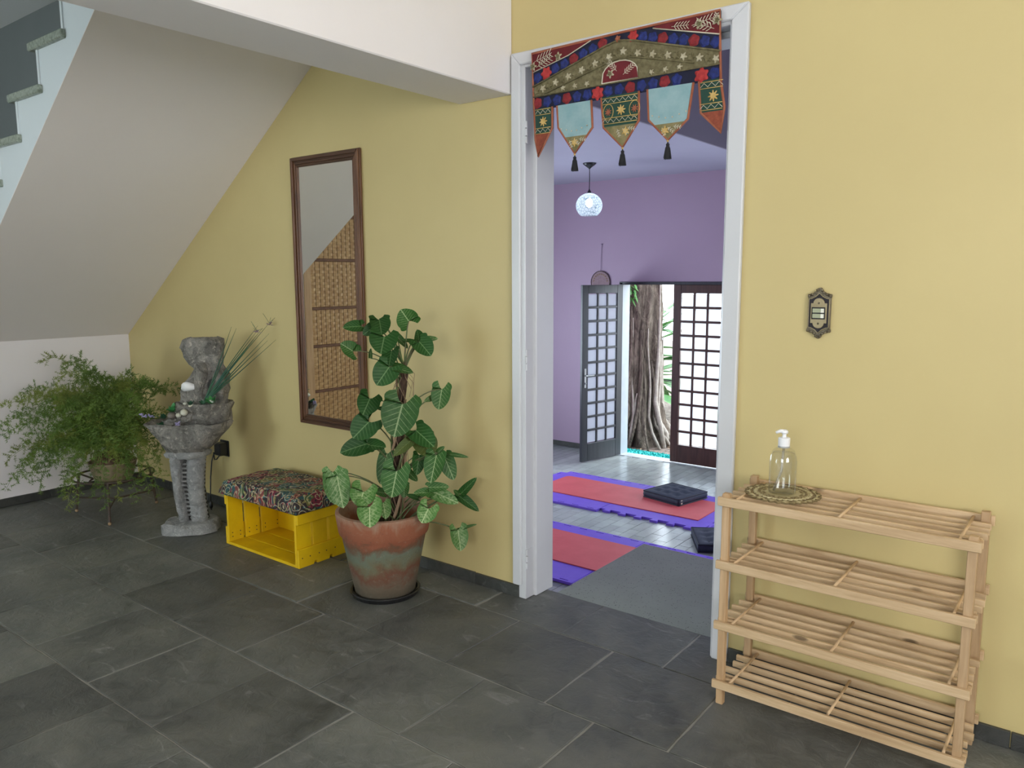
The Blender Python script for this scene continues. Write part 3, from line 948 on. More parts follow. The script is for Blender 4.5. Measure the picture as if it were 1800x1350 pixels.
def strip(x0, x1, y0, y1, open_side, pitch=.143, dep=.045):
    """straight edging strip with sockets a little deeper than the teeth, so short dark slots stay open"""
    horiz = open_side in 'ns'
    L = (x1 - x0) if horiz else (y1 - y0)
    n = int(L / pitch)
    prof = []
    for k in range(n):
        c = (k + .5) * L / n
        prof += [(c - .027, 0), (c - .038, dep + .010), (c + .038, dep + .010), (c + .027, 0)]
    if open_side == 'n':      # sockets open upward (+y)
        poly = [(x0, y0), (x1, y0), (x1, y1)] + [(x0 + t, y1 - o_) for t, o_ in reversed(prof)] + [(x0, y1)]
    elif open_side == 's':
        poly = [(x0, y0)] + [(x0 + t, y0 + o_) for t, o_ in prof] + [(x1, y0), (x1, y1), (x0, y1)]
    elif open_side == 'w':
        poly = [(x0, y0), (x1, y0), (x1, y1), (x0, y1)] + [(x0 + o_, y0 + t) for t, o_ in reversed(prof)]
    else:
        poly = [(x0, y0), (x1, y0)] + [(x1 - o_, y0 + t) for t, o_ in prof] + [(x1, y1), (x0, y1)]
    return MB().prism(poly, 0, .02, 'z')
def eva(label, x0, x1, y0, y1, sides, open_teeth=''):
    e = thing('foam_mat', label, 'foam mat', ((x0 + x1) / 2, (y0 + y1) / 2, ZB + .002), 0, 'purple foam mats under the yoga mats')
    cx, cy = (x0 + x1) / 2, (y0 + y1) / 2
    a, b, c, d_ = x0 - cx, x1 - cx, y0 - cy, y1 - cy
    puzzle(a, b, c, d_, set(sides) | set(open_teeth)).build('foam_tile', M['eva'], e)
    W = .075
    if 's' in sides: strip(a, b, c - W, c, 'n').build('edging_strip', M['eva'], e)
    if 'n' in sides: strip(a, b, d_, d_ + W, 's').build('edging_strip', M['eva'], e)
    if 'w' in sides: strip(a - W, a, c, d_, 'e').build('edging_strip', M['eva'], e)
    if 'e' in sides: strip(b, b + W, c, d_, 'w').build('edging_strip', M['eva'], e)
    return e
eva('purple foam mat under the far end of the red mat below the pendant lamp', -4.565, -3.597, 3.535, 4.43, 'snw')
eva('purple foam mat with bare jigsaw teeth under the tufted cushion', -3.592, -2.64, 3.535, 4.43, 'ne', 's')
eva('purple foam mat under the left end of the red mat next to the landing', -3.80, -2.83, 1.965, 2.88, 'snw')
eva('purple foam mat half hidden behind the speckled landing', -2.825, -1.86, 1.965, 2.88, 'sne')
def yoga(label, x0, x1, y0, y1):
    r_ = .05
    poly = []
    for cx, cy, a0 in ((x1 - r_, y0 + r_, -90), (x1 - r_, y1 - r_, 0), (x0 + r_, y1 - r_, 90), (x0 + r_, y0 + r_, 180)):
        rad = .004 if cx > (x0 + x1) / 2 else r_
        ox = (x1 - rad) if cx > (x0 + x1) / 2 else (x0 + rad)
        oy = (y0 + rad) if cy < (y0 + y1) / 2 else (y1 - rad)
        for k in range(5):
            an = R(a0 + k * 22.5)
            poly.append((ox + rad * math.cos(an), oy + rad * math.sin(an)))
    tag(MB().prism(poly, ZB + .0225, ZB + .030, 'z').build('yoga_mat', M['redmat']), label, 'yoga mat', 'red yoga mats')
yoga('coral red yoga mat with the tufted navy cushion on it', -4.47, -2.72, 3.712, 4.312)
yoga('coral red yoga mat partly hidden by the speckled landing', -3.63, -1.88, 2.175, 2.772)

def cushion(label, loc, rotz, s=.42, h=.072):
    e = thing('floor_cushion', label, 'cushion', loc, rotz, 'navy tufted floor cushions')
    n = 18
    btn = [(i * s * .27, j * s * .27) for i in (-1, 0, 1) for j in (-1, 0, 1)]
    def top(u, v):
        ed = min(1, (1 - max(abs(u), abs(v)) ** 6))
        z = h * (.86 + .22 * (1 - u ** 4) * (1 - v ** 4))
        x, y = u * s / 2, v * s / 2
        for bx_, by_ in btn:
            dd = math.hypot(x - bx_, y - by_)
            z -= .022 * math.exp(-(dd / .035) ** 2)
        return x, y, z
    m = MB()
    vs_, fs_ = [], []
    for j in range(n + 1):
        for i in range(n + 1):
            vs_.append(top(2 * i / n - 1, 2 * j / n - 1))
    for j in range(n):
        for i in range(n):
            a = j * (n + 1) + i
            fs_.append((a, a + 1, a + n + 2, a + n + 1))
    # sides
    per = [(i, 0) for i in range(n)] + [(n, j) for j in range(n)] + [(i, n) for i in range(n, 0, -1)] + [(0, j) for j in range(n, 0, -1)]
    b0 = len(vs_)
    for i, j in per:
        p = vs_[j * (n + 1) + i]
        vs_.append((p[0] * 1.02, p[1] * 1.02, h * .45))
    b1 = len(vs_)
    for i, j in per:
        p = vs_[j * (n + 1) + i]
        vs_.append((p[0] * .99, p[1] * .99, 0))
    q = len(per)
    for k in range(q):
        k2 = (k + 1) % q
        a, b = per[k][1] * (n + 1) + per[k][0], per[k2][1] * (n + 1) + per[k2][0]
        fs_ += [(b, a, b0 + k, b0 + k2), (b0 + k2, b0 + k, b1 + k, b1 + k2)]
    fs_.append(tuple(b1 + k for k in range(q))[::-1])
    m.add(vs_, fs_).build('pad', M['navy'], e, smooth=True)
    for lv, zz in ((0, None), (1, .004)):
        pts = []
        for i, j in per:
            p = vs_[j * (n + 1) + i]
            pts.append((p[0] * 1.01, p[1] * 1.01, (p[2] if lv == 0 else zz)))
        pts.append(pts[0])
        MB().tube(pts, .005, 5, False).build('piping', M['navy_pipe'], e, smooth=True)
    bm_ = MB().ball((0, 0, 0), .009, .009, .005, 8, 5).mesh('button', M['navy_pipe'])
    for bx_, by_ in btn:
        ob('button', bm_, e, (bx_, by_, top(2 * bx_ / s, 2 * by_ / s)[2]))
    MB().box(s * .5, s * .5 + .003, -s * .5 + .03, -s * .5 + .05, .012, .05).build('care_label', M['silver'], e)
    return e
cushion('tufted navy floor cushion lying on the far red yoga mat', (-3.19, 4.232, ZB + .0305), R(-13))
cushion('tufted navy floor cushion on the bare tiles by the door jamb', (-2.345, 3.325, ZB + .001), R(32))

pl = thing('pendant_lamp', 'lit globe pendant lamp with black cord in the yoga room', 'lamp', (-4.25, 4.33, 2.42))
MB().lathe([(.066, 0), (.066, -.008), (.045, -.024), (.012, -.048), (.008, -.055)], 24).build('ceiling_rose', M['black'], pl, smooth=True)
MB().tube([(0, 0, -.05), (.002, 0, -.15), (0, 0, -.26)], .004, 6).build('cord', M['black'], pl)
MB().lathe([(.004, -.25), (.010, -.262), (.024, -.288), (.026, -.296), (0, -.296)], 16).build('cap', M['black'], pl, smooth=True)
gp = []
for k in range(15):
    t = k / 14 * 2.33
    gp.append((max(.02, .132 * math.sin(t + .17)), -.412 + .124 * math.cos(t + .17)))
MB().lathe(gp, 36).build('glass_shade', M['globe'], pl, smooth=True)
MB().ball((0, 0, -.385), .036, .036, .046, 14, 10).build('bulb', M['bulb'], pl, smooth=True)
wo = thing('wall_ornament', 'round woven wall ornament on a cord above the open garden door leaf', 'ornament', (-4.89, 5.625, 1.24))
MB().prism([(.128 * math.cos(2 * PI * k / 28), .128 * math.sin(2 * PI * k / 28)) for k in range(28)], -.008, 0).build('disc', plain('mauve_brown_weave', (.30, .20, .22), .8, var=(.36, .25, .26), vscale=40), wo)
MB().tube([(.13 * math.cos(2 * PI * k / 28), -.010, .13 * math.sin(2 * PI * k / 28)) for k in range(29)], .004, 6, False).build('rim', M['rust'], wo)
for k in range(10):
    a = PI * (k + .5) / 10
    MB().ball((.095 * math.cos(a), -.010, .095 * math.sin(a)), .012, .003, .007, 8, 5).build('motif', M['rope'], wo)
MB().tube([(0, -.006, .13), (.003, -.004, .30), (.012, -.004, .44)], .0025, 5).ball((.012, -.006, .445), .012, .008, .006).build('hanging_cord', plain('dull_purple_cord', (.26, .18, .26), .8), wo)

# ------------------------------------------------------------------ mirror
mi = thing('wall_mirror', 'tall narrow wall mirror in a moulded walnut frame', 'mirror', (-2.97, 0, .575))
X0, X1, Z0, Z1 = -3.222, -2.728, .575, 1.877
def frame_prof(a0, a1, b, mat):
    """mitred moulding in three steps; a0,a1: outer corners, b: inward direction list"""
    pass
FW = .048
steps = [(0, FW, 0, .012), (.004, .020, .012, .020), (.024, .038, .012, .017)]
for s0, s1, y0, y1 in steps[:1]:
    pass
def mitre(side, i0, i1, y0, y1):
    a0, a1, c0, c1 = X0 + i0, X1 - i0, Z0 + i0, Z1 - i0
    b0, b1, e0, e1 = X0 + i1, X1 - i1, Z0 + i1, Z1 - i1
    q = {'l': [(a0, c0), (b0, e0), (b0, e1), (a0, c1)], 'r': [(b1, e0), (a1, c0), (a1, c1), (b1, e1)], 't': [(b0, e1), (b1, e1), (a1, c1), (a0, c1)], 'b': [(a0, c0), (a1, c0), (b1, e0), (b0, e0)]}[side]
    return MB().prism(q, -y1, -y0)
for sd in 'lrtb':
    mm = MB()
    for i0, i1, y0, y1 in ((0, FW, .002, .014), (.003, .020, .014, .024), (.025, .036, .014, .019), (.038, FW, .010, .017)):
        p = mitre(sd, i0, i1, y0, y1)
        mm.add(p.v, p.f)
    wbuild(mm, 'frame_side', M['mirrorframe'] if sd in 'lr' else M['mirrorframe_x'], mi, bevel=.002)
wbuild(MB().box(X0 + .03, X1 - .03, -.010, -.004, Z0 + .03, Z1 - .03), 'mirror_glass', M['mirror'], mi)

# ------------------------------------------------------------------ woven cane screen (seen in the mirror)
sc = thing('cane_screen', 'woven cane screen in a pine frame reflected in the wall mirror', 'screen', (-4.93, -1.4, 0))
SY0, SY1, SH = -1.405, -3.0, 2.1
for y in (SY0, SY1):
    wbuild(MB().box(-4.955, -4.92, y - .02, y + .05, 0, SH), 'post', M['pinepost'], sc, bevel=.003)
for z in (.02, SH - .03):
    wbuild(MB().box(-4.95, -4.925, SY1, SY0, z, z + .03), 'rail', M['pinepost'], sc, bevel=.003)
nw = int((SY0 - SY1 - .05) / .045)
for i in range(nw + 1):
    y = SY0 - .025 - i * .045
    wbuild(MB().tube([(-4.937, y, .04), (-4.937, y, SH - .03)], .0035, 5), 'cane_upright', M['rattan_warp'], sc)
weave = MB()
zz = .055
r_ = 0
while zz < SH - .05:
    for i in range(nw):
        y = SY0 - .025 - i * .045
        s_ = 1 if (i + r_) % 2 else -1
        pts = [(y, 0), (y - .0225, .007 * s_), (y - .045, 0)]
        vs_ = []
        for yy, dx in pts:
            vs_ += [(-4.937 + dx + .001, yy, zz), (-4.937 + dx + .001, yy, zz + .0215)]
        weave.add(vs_, [(0, 1, 3, 2), (2, 3, 5, 4)])
    zz += .0225
    r_ += 1
o = wbuild(weave, 'cane_weave', M['rattan'], sc)
wbuild(MB().box(-4.9485, -4.946, SY1, SY0, .03, SH - .02), 'backing_sheet', M['rattan_warp'], sc)
o['kind'] = 'stuff'
for z in (.075, .415, .77, 1.065, 1.44, 1.78):
    wbuild(MB().box(-4.932, -4.920, SY1 + .02, SY0 - .02, z - .012, z + .012), 'binding_cord', M['rattan_dark'], sc, bevel=.004)

# ------------------------------------------------------------------ shoe rack
rk = thing('shoe_rack', 'four tier slatted pine shoe rack against the yellow wall', 'shoe rack', (-.55, -.155, 0))
for x in (-.868, -.232):
    for y in (-.268, -.046):
        wbuild(MB().box(x - .011, x + .011, y - .010, y + .010, 0, .664 if y < -.1 else .672), 'post', M['pine_z'], rk, bevel=.0015)
rq = random.Random(21)
for zt in (.652, .457, .267, .078):
    wbuild(MB().box(-.889, -.212, -.290, -.2785, zt - .024, zt + .002), 'front_rail', M['pine'], rk, bevel=.0015)
    wbuild(MB().box(-.889, -.212, -.0355, -.024, zt - .022, zt + .006), 'back_rail', M['pine'], rk, bevel=.0015)
    for k, y in enumerate((-.226, -.178, -.130, -.082)):
        j = rq.uniform(-.006, .006)
        wbuild(MB().box(-.888 + j, -.214 + j, y - .005, y + .005, zt - .021, zt - .003), 'slat', M['pine'], rk, bevel=.001)
    for x in (-.838, -.552, -.262):
        wbuild(MB().tube([(x, -.279, zt - .003), (x, -.036, zt - .003)], .0042, 8), 'dowel', M['pine_y'], rk, True)
    for x0, x1 in ((-.889, -.835), (-.265, -.212)):
        wbuild(MB().box(x0, x1, -.258, -.248, zt - .022, zt), 'corner_block', M['pine'], rk, bevel=.001)

dl = thing('doily', 'round ecru crochet doily under the pump bottle', 'doily', (-.742, -.155, .6575))
n = 64
vs_, fs_ = [], []
rings = [0.0001, .03, .05, .066, .078, .092, .100]
for i, r_ in enumerate(rings):
    for k in range(n):
        a = 2 * PI * k / n
        q = r_ * (1 + (.045 * math.cos(16 * a) if i == 6 else 0))
        z = .0025 + (.0016 * math.cos(16 * a) if i > 4 else 0) + (-.002 if i == 6 else 0)
        vs_.append((q * math.cos(a), q * math.sin(a), z))
for i in range(len(rings) - 1):
    if i == 4: continue
    for k in range(n):
        a, b = i * n + k, i * n + (k + 1) % n
        fs_.append((a, b, b + n, a + n))
o = MB().add(vs_, fs_).build('cloth', M['doily'], dl, smooth=True)
o.modifiers.new('solid', 'SOLIDIFY').thickness = .0018
wm = MB()
for k in range(n):
    a = 2 * PI * k / n
    a2 = 2 * PI * (k + (1 if k % 2 else -1)) / n
    wm.tube([(.077 * math.cos(a), .077 * math.sin(a), .0028), (.093 * math.cos(a2), .093 * math.sin(a2), .0028)], .0014, 4)
wm.build('lace_net', M['doily_brown'], dl)
for rr_, mt in ((.066, 'doily_brown'), (.0785, 'doily'), (.103, 'doily_brown')):
    MB().tube([(rr_ * (1 + .04 * math.cos(32 * PI * 2 * k / 128)) * math.cos(2 * PI * k / 128), rr_ * (1 + .04 * math.cos(32 * PI * 2 * k / 128)) * math.sin(2 * PI * k / 128), .0035 - (.002 if rr_ > .1 else 0)) for k in range(129)], .003, 5, False).build('crochet_ring', M[mt], dl)
dm = MB()
for k in range(10):
    a = 2 * PI * k / 10
    for q in range(4):
        b = a + (q - 1.5) * .11
        dm.ball((.055 * math.cos(b), .055 * math.sin(b), .0045), .005, .003, .0015, 6, 4)
dm.build('knotwork', M['doily_brown'], dl)

bt = thing('pump_bottle', 'clear pump bottle of gel with a white dispenser top', 'bottle', (-.741, -.166, .6615))
MB().lathe([(0, .002), (.036, 0), (.0395, .006), (.0395, .098), (.037, .115), (.030, .131), (.0165, .141), (.0155, .148)], 32).build('bottle', M['clear'], bt, smooth=True)
MB().lathe([(0, .005), (.0375, .005), (.038, .1), (.0355, .114), (.030, .124), (0, .124)], 28).build('gel', M['gel'], bt, smooth=True)
MB().tube([(0, 0, .142), (-.004, 0, .07), (-.022, -.010, .008)], .0038, 8).build('dip_tube', M['tube'], bt, smooth=True)
MB().lathe([(.0165, .143), (.0168, .168), (.014, .170), (.006, .171), (.0058, .184), (0, .184)], 24).build('collar', M['white_plastic'], bt, smooth=False)
MB().lathe([(0, .182), (.010, .182), (.0105, .188), (.008, .192), (0, .193)], 20).tube([(.004, 0, .188), (-.010, -.008, .189), (-.020, -.015, .184)], [.006, .0055, .004], 8).build('pump_head', M['white_plastic'], bt, smooth=True)
MB().lathe([(.0170, .140), (.0175, .1425), (.0170, .145)], 24).build('neck_ring', plain('grey_neck_ring', (.35, .35, .33), .3), bt, smooth=True)

# ------------------------------------------------------------------ ornate light switch
sw = thing('light_switch', 'ornate bronze light switch plate with two ivory rockers', 'light switch', (-.706, 0, 1.19))
half = [(0, .079), (.007, .0755), (.0095, .068), (.016, .064), (.020, .0605), (.0255, .0615), (.030, .0575), (.0355, .059), (.0365, .052), (.034, .046)]
poly = half + [(x, -z) for x, z in reversed(half)]
poly = [(x, z) for x, z in poly] + [(-x, z) for x, z in reversed(poly) if x > 0]
poly = [(x * .98, z * .98) for x, z in poly][::-1]
MB().prism(poly, -.009, 0).build('plate', M['bronze'], sw, bevel=.002)
inner = [(0, .060), (.010, .050), (.022, .044), (.030, .042)]
ip = inner + [(x, -z) for x, z in reversed(inner)]
ip = (ip + [(-x, z) for x, z in reversed(ip) if x > 0])[::-1]
MB().prism(ip, -.0105, -.008).build('recess', M['bronze_dark'], sw)
rim = ip + [ip[0]]
MB().tube([(x, -.0115, z) for x, z in rim], .0014, 6, False).build('rim', M['brass'], sw, smooth=True)
cen = []
for k in range(9):
    a = PI * k / 8
    cen.append((.0165 * math.cos(a), .030 + .0155 * math.sin(a)))
cp = [(.0235, -.030), (.0235, .030)] + cen + [(-.0235, .030), (-.0235, -.030)] + [(-x, -z) for x, z in cen]
MB().prism(cp, -.0135, -.010).build('face_plate', M['brass'], sw, bevel=.0008)
MB().box(-.0195, .0195, -.0155, -.013, -.018, .018).build('switch_frame', M['black'], sw)
for z in (-.008, .008):
    o = MB().box(-.0165, .0165, -.0185, -.015, z - .0062, z + .0062).build('rocker', M['rocker'], sw, bevel=.0008)
    MB().box(.0080, .0167, -.0188, -.015, z - .0060, z + .0060).build('stripe', M['rocker_tip'], o)
sm = MB().ball((0, 0, 0), .0032, .0016, .0032, 8, 5).mesh('screw', M['bronze'])
for z in (.030, -.031):
    ob('screw', sm, sw, (0, -.0137, z))
scr = MB().ball((0, 0, 0), .0052, .004, .0042, 8, 5).mesh('scroll', M['bronze'])
for s_ in (-1, 1):
    for (x, z) in ((.012, .061), (.021, .056), (.030, .052), (.006, .069)):
        for t in (-1, 1):
            ob('scroll', scr, sw, (s_ * x, -.009, t * z))

# ------------------------------------------------------------------ embroidered door valance
va = thing('door_valance', 'embroidered patchwork door valance with five pennants and black tassels', 'valance', (-1.395, -.03, 2.11))
VY = -.030
def patch(poly, mat, name, y=0, th=.003):
    area2 = sum(a[0] * b[1] - b[0] * a[1] for a, b in zip(poly, poly[1:] + poly[:1]))
    if area2 < 0: poly = poly[::-1]
    return wbuild(MB().prism(poly, VY - y - th, VY - y), name, mat, va)
def cord(pts, mat, name, r_=.0032, y=.004, closed=True):
    p = [(x, VY - y, z) for x, z in pts]
    if closed: p.append(p[0])
    return wbuild(MB().tube(p, r_, 6, not closed), name, mat, va, True)
patch([(-1.748, 1.906), (-1.031, 1.910), (-1.038, 2.114), (-1.758, 2.107)], M['navyband'], 'backing', -.003)
patch([(-1.747, 1.907), (-1.031, 1.911), (-1.033, 1.954), (-1.749, 1.952)], M['navyband'], 'lower_band')
olv = [(-1.749, 1.953), (-1.033, 1.955), (-1.032, 1.993), (-1.34, 2.079), (-1.398, 2.089), (-1.45, 2.078), (-1.752, 1.989)]
patch(olv, M['olive'], 'chevron_band', .001)
patch([(-1.752, 1.990), (-1.45, 2.079), (-1.398, 2.090), (-1.34, 2.080), (-1.032, 1.994), (-1.037, 2.043), (-1.268, 2.103), (-1.34, 2.110), (-1.50, 2.108), (-1.60, 2.074), (-1.753, 2.040)], M['navyband'], 'upper_band')
patch([(-1.757, 2.107), (-1.753, 2.040), (-1.60, 2.074), (-1.505, 2.109)], M['maroon'], 'corner_patch', .001)
patch([(-1.039, 2.113), (-1.262, 2.108), (-1.268, 2.103), (-1.037, 2.043)], M['maroon'], 'corner_patch', .001)
arc = [(-1.458, 1.957)] + [(-1.388 + .069 * math.cos(PI - PI * k / 10), 1.970 + .052 * math.sin(PI * k / 10) ** .8) for k in range(1, 10)] + [(-1.318, 1.957)]
patch(arc[::-1], M['maroon'], 'arch_patch', .004)
cord(arc, M['silver'], 'arch_cord', .0022, .007)
cord([(-1.749, 1.953), (-1.033, 1.955)], M['olive'], 'gimp_cord', .0028, .006, False)
cord([(-1.752, 1.989), (-1.45, 2.078), (-1.398, 2.089), (-1.34, 2.079), (-1.032, 1.993)], M['olive'], 'gimp_cord', .0032, .006, False)
cord([(-1.70, 1.958), (-1.44, 2.022), (-1.39, 2.032), (-1.33, 2.024), (-1.12, 1.972)], M['olive'], 'gimp_cord', .0026, .006, False)
cord([(-1.753, 2.040), (-1.60, 2.074), (-1.505, 2.108)], M['silver'], 'gimp_cord', .0018, .005, False)
cord([(-1.037, 2.043), (-1.268, 2.103)], M['silver'], 'gimp_cord', .0022, .005, False)
def rosette(name, mat, n_, r_, inner_=.5, dome=.003):
    m = MB()
    vs_ = [(0, -dome * .6, 0)]
    k2 = n_ * 6
    for i in range(k2):
        a = 2 * PI * i / k2
        q = r_ * (1 - (1 - inner_) * .5 * (1 + math.cos(n_ * a)) * .55)
        vs_.append((q * .6 * math.cos(a), -dome, q * .6 * math.sin(a)))
    for i in range(k2):
        a = 2 * PI * i / k2
        q = r_ * (1 - (1 - inner_) * .5 * (1 + math.cos(n_ * a)))
        vs_.append((q * math.cos(a), 0, q * math.sin(a)))
    fs_ = [(0, 1 + (i + 1) % k2, 1 + i) for i in range(k2)] + [(1 + i, 1 + (i + 1) % k2, 1 + k2 + (i + 1) % k2, 1 + k2 + i) for i in range(k2)]
    return m.add(vs_, fs_).mesh(name, mat)
RO = {'r': rosette('rose', M['rose_red'], 5, .0215, .86), 'b': rosette('rose', M['rose_blue'], 5, .0205, .82), 'R': rosette('rose', M['rose_coral'], 6, .026, .70, .004)}
def vplace(me, name, x, z, s=1, rot=0, y=.0035):
    o = bpy.data.objects.new(name, me)
    C.objects.link(o)
    o.parent = va
    o.location = (x + 1.395, VY - y + .03, z - 2.11)
    o.rotation_euler = (0, rot, 0)
    o.scale = (s, 1, s)
    return o
seq = 'rbbrbbRbbrbbrbbRb'
for i, ch in enumerate(seq):
    x = -1.732 + i * .0425
    if ch == 'b' and i == 14: continue
    vplace(RO[ch], 'rose', x, 1.930, .95 if ch != 'R' else 1.0, i * .7)
def along(p0, p1, s, off=0):
    L = math.hypot(p1[0] - p0[0], p1[1] - p0[1])
    for i, ch in enumerate(s):
        t = (i + .5) / len(s)
        yield ch, p0[0] + (p1[0] - p0[0]) * t, p0[1] + (p1[1] - p0[1]) * t
for ch, x, z in along((-1.752, 2.014), (-1.44, 2.094), 'bRbbrbbr'):
    vplace(RO[ch], 'rose', x, z, .92 if ch != 'R' else .95, x * 30)
for ch, x, z in along((-1.36, 2.097), (-1.032, 2.018), 'Rbbrbbrbb'):
    vplace(RO[ch], 'rose', x, z, .92 if ch != 'R' else .8, x * 30)
sil = rosette('bead_flower', M['brocade_tip'], 5, .011, .45, .004)
sil.materials.clear()
sil.materials.append(plain('dull_gold_bead', (.36, .31, .19), .5, var=(.50, .45, .32), vscale=60))
olf = rosette('brocade_flower', M['olive'], 5, .013, .5, .004)
for i in range(26):
    x = -1.735 + i * .0275
    zc = 1.978 + (.083 if abs(x + 1.39) < .03 else .083 * (1 - abs(x + 1.39) / .36))
    if abs(x + 1.39) < .36:
        vplace(sil if i % 2 else olf, 'bead_flower' if i % 2 else 'brocade_flower', x, zc - .010, 1.3, i, .0045)
for x in (-1.62, -1.57, -1.52, -1.27, -1.22, -1.17):
    vplace(sil, 'bead_flower', x, 1.967, 1.0, x * 20, .0045)
def sprig(x, z, L, rot, n_=5):
    m = MB()
    ca, sa = math.cos(rot), math.sin(rot)
    def tp(a, b): return (x + a * ca - b * sa, VY - .0075, z + a * sa + b * ca)
    m.tube([tp(0, 0), tp(L, 0)], .0008, 4)
    for i in range(n_):
        a = L * (.15 + .85 * i / n_)
        for s_ in (-1, 1):
            m.tube([tp(a, 0), tp(a + L * .14, s_ * L * .16), tp(a + L * .20, s_ * L * .20)], [.0008, .0016, .0006], 4)
    wbuild(m, 'embroidered_sprig', M['silver'], va)
for a in [(-1.735, 2.055, .07, .35), (-1.745, 2.075, .08, .25), (-1.375, 1.975, .05, .6), (-1.40, 1.99, .05, 2.3), (-1.055, 2.062, .07, 2.7), (-1.13, 2.085, .07, .15), (-1.06, 2.075, .035, 1.2), (-1.20, 2.095, .06, -.1)]:
    sprig(*a)
for x, z in ((-1.425, 1.985), (-1.045, 2.085), (-1.105, 2.085), (-1.64, 2.078), (-1.75, 2.06)):
    vplace(sil, 'bead_flower', x, z, 1.5, x * 9, .0065)
    vplace(olf, 'brocade_flower', x, z, .8, x * 9, .009)
cord([(-1.748, 1.908), (-1.752, 1.99), (-1.758, 2.107), (-1.398, 2.1125), (-1.039, 2.114), (-1.036, 2.02), (-1.030, 1.91)], M['orange_bias'], 'bias_edge', .0042, .003, False)
vplace(rosette('knot', M['orange_bias'], 5, .012, .6, .005), 'knot', -1.398, 2.094, 1, 0, .006)
def clipz(poly, z, above):
    o_ = []
    for a, b in zip(poly, poly[1:] + poly[:1]):
        ia, ib = (a[1] >= z) == above, (b[1] >= z) == above
        if ia: o_.append(a)
        if ia != ib:
            t = (z - a[1]) / (b[1] - a[1])
            o_.append((a[0] + (b[0] - a[0]) * t, z))
    return o_
pen = [
    ([(-1.747, 1.910), (-1.667, 1.910), (-1.667, 1.836), (-1.730, 1.741), (-1.742, 1.80)], 1.820, 'green_cloth', 'rustcloth'),
    ([(-1.646, 1.910), (-1.502, 1.910), (-1.496, 1.818), (-1.569, 1.736), (-1.640, 1.833)], 1.796, 'aqua', 'brocade_tip'),
    ([(-1.462, 1.912), (-1.316, 1.914), (-1.314, 1.820), (-1.375, 1.738), (-1.451, 1.811)], 1.812, 'green_cloth', 'brocade_tip'),
    ([(-1.284, 1.914), (-1.121, 1.912), (-1.137, 1.803), (-1.206, 1.744), (-1.277, 1.815)], 1.797, 'aqua', 'brocade_tip'),
    ([(-1.102, 1.912), (-1.031, 1.912), (-1.015, 1.823), (-1.024, 1.747), (-1.093, 1.815)], 1.815, 'green_cloth', 'rustcloth')]
gold = rosette('gold_flower', M['gold'], 8, .0185, .45, .003)
for i, (poly, zc, ma, mb_) in enumerate(pen):
    patch(clipz(poly, zc, True), M[ma], 'pennant', .0015)
    patch(clipz(poly, zc, False), M[mb_], 'pennant_tip', .0015)
    cord(poly[1:] + poly[:1], M['orange_bias'], 'bias_edge', .0042, .003, False)
    xs = [p[0] for p in poly]
    x0, x1 = min(xs) + .006, max(xs) - .006
    if ma == 'green_cloth':
        vplace(gold, 'gold_flower', (-1.705, -1.382, -1.052)[i // 2], 1.862, 1.0, .3, .006)
        if i == 2:
            for xx in (-1.432, -1.330):
                vplace(rosette('gold_flower', M['orange_bias'], 8, .014, .4, .002), 'gold_flower', xx, 1.860, 1, 0, .006)
                cord([(xx + .020 * math.cos(2 * PI * k / 16), 1.860 + .026 * math.sin(2 * PI * k / 16)) for k in range(16)], M['gold'], 'couched_ring', .0011, .006)
        for zz in (1.895, 1.829):
            nn = max(4, int((x1 - x0) / .011))
            cord([(x0 + (x1 - x0) * k / nn, zz + (.008 if k % 2 else -.004)) for k in range(nn + 1)], M['silver'], 'zigzag_stitch', .0012, .006, False)
            for dz in (.011, -.008):
                cord([(x0, zz + dz), (x1, zz + dz)], M['gold'], 'braid', .0013, .006, False)
    else:
        for k in range(6):
            vplace(rosette('sequin', M['silver'], 5, .0032, .6, .002) if k == 0 else bpy.data.meshes['sequin'], 'sequin', x0 + .015 + (x1 - x0 - .03) * k / 5, 1.812 + .006 * abs(k - 2.5), 1, 0, .006)
    if i in (1, 2, 3):
        vplace(rosette('tip_flower', M['gold'], 6, .016, .5, .003), 'tip_flower', poly[3][0] + (.0, .012, -.01)[i - 1], zc - .022, 1, 0, .006)
        for k in range(3):
            sprig(poly[3][0] - .02 + .02 * k, zc - .012, .03, -1.2 + .5 * k, 3)
for x, z in ((-1.569, 1.736), (-1.375, 1.738), (-1.206, 1.744)):
    t = MB().tube([(x, VY - .003, z), (x, VY - .003, z - .012)], .0022, 6)
    t.ball((x, VY - .003, z - .015), .0065, .0065, .006, 8, 6)
    t.lathe([(.005, -.020), (.0085, -.028), (.012, -.062), (.0, -.060)], 10, (x, VY - .003, z + .002))
    for k in range(14):
        a = 2 * PI * k / 14
        t.tube([(x + .008 * math.cos(a), VY - .003 + .008 * math.sin(a), z - .03), (x + .0125 * math.cos(a), VY - .003 + .0125 * math.sin(a), z - .058 - .004 * math.sin(k * 2.3))], .0011, 4)
    wbuild(t, 'tassel', M['blackthread'], va)
vplace(MB().ball((0, 0, 0), .004, .004, .004, 8, 6).mesh('bead', M['gold']), 'bead', -1.569, 1.733, 1, 0, .004)
vplace(bpy.data.meshes['bead'], 'bead', -1.375, 1.735, 1, 0, .004)
vplace(bpy.data.meshes['bead'], 'bead', -1.206, 1.741, 1, 0, .004)

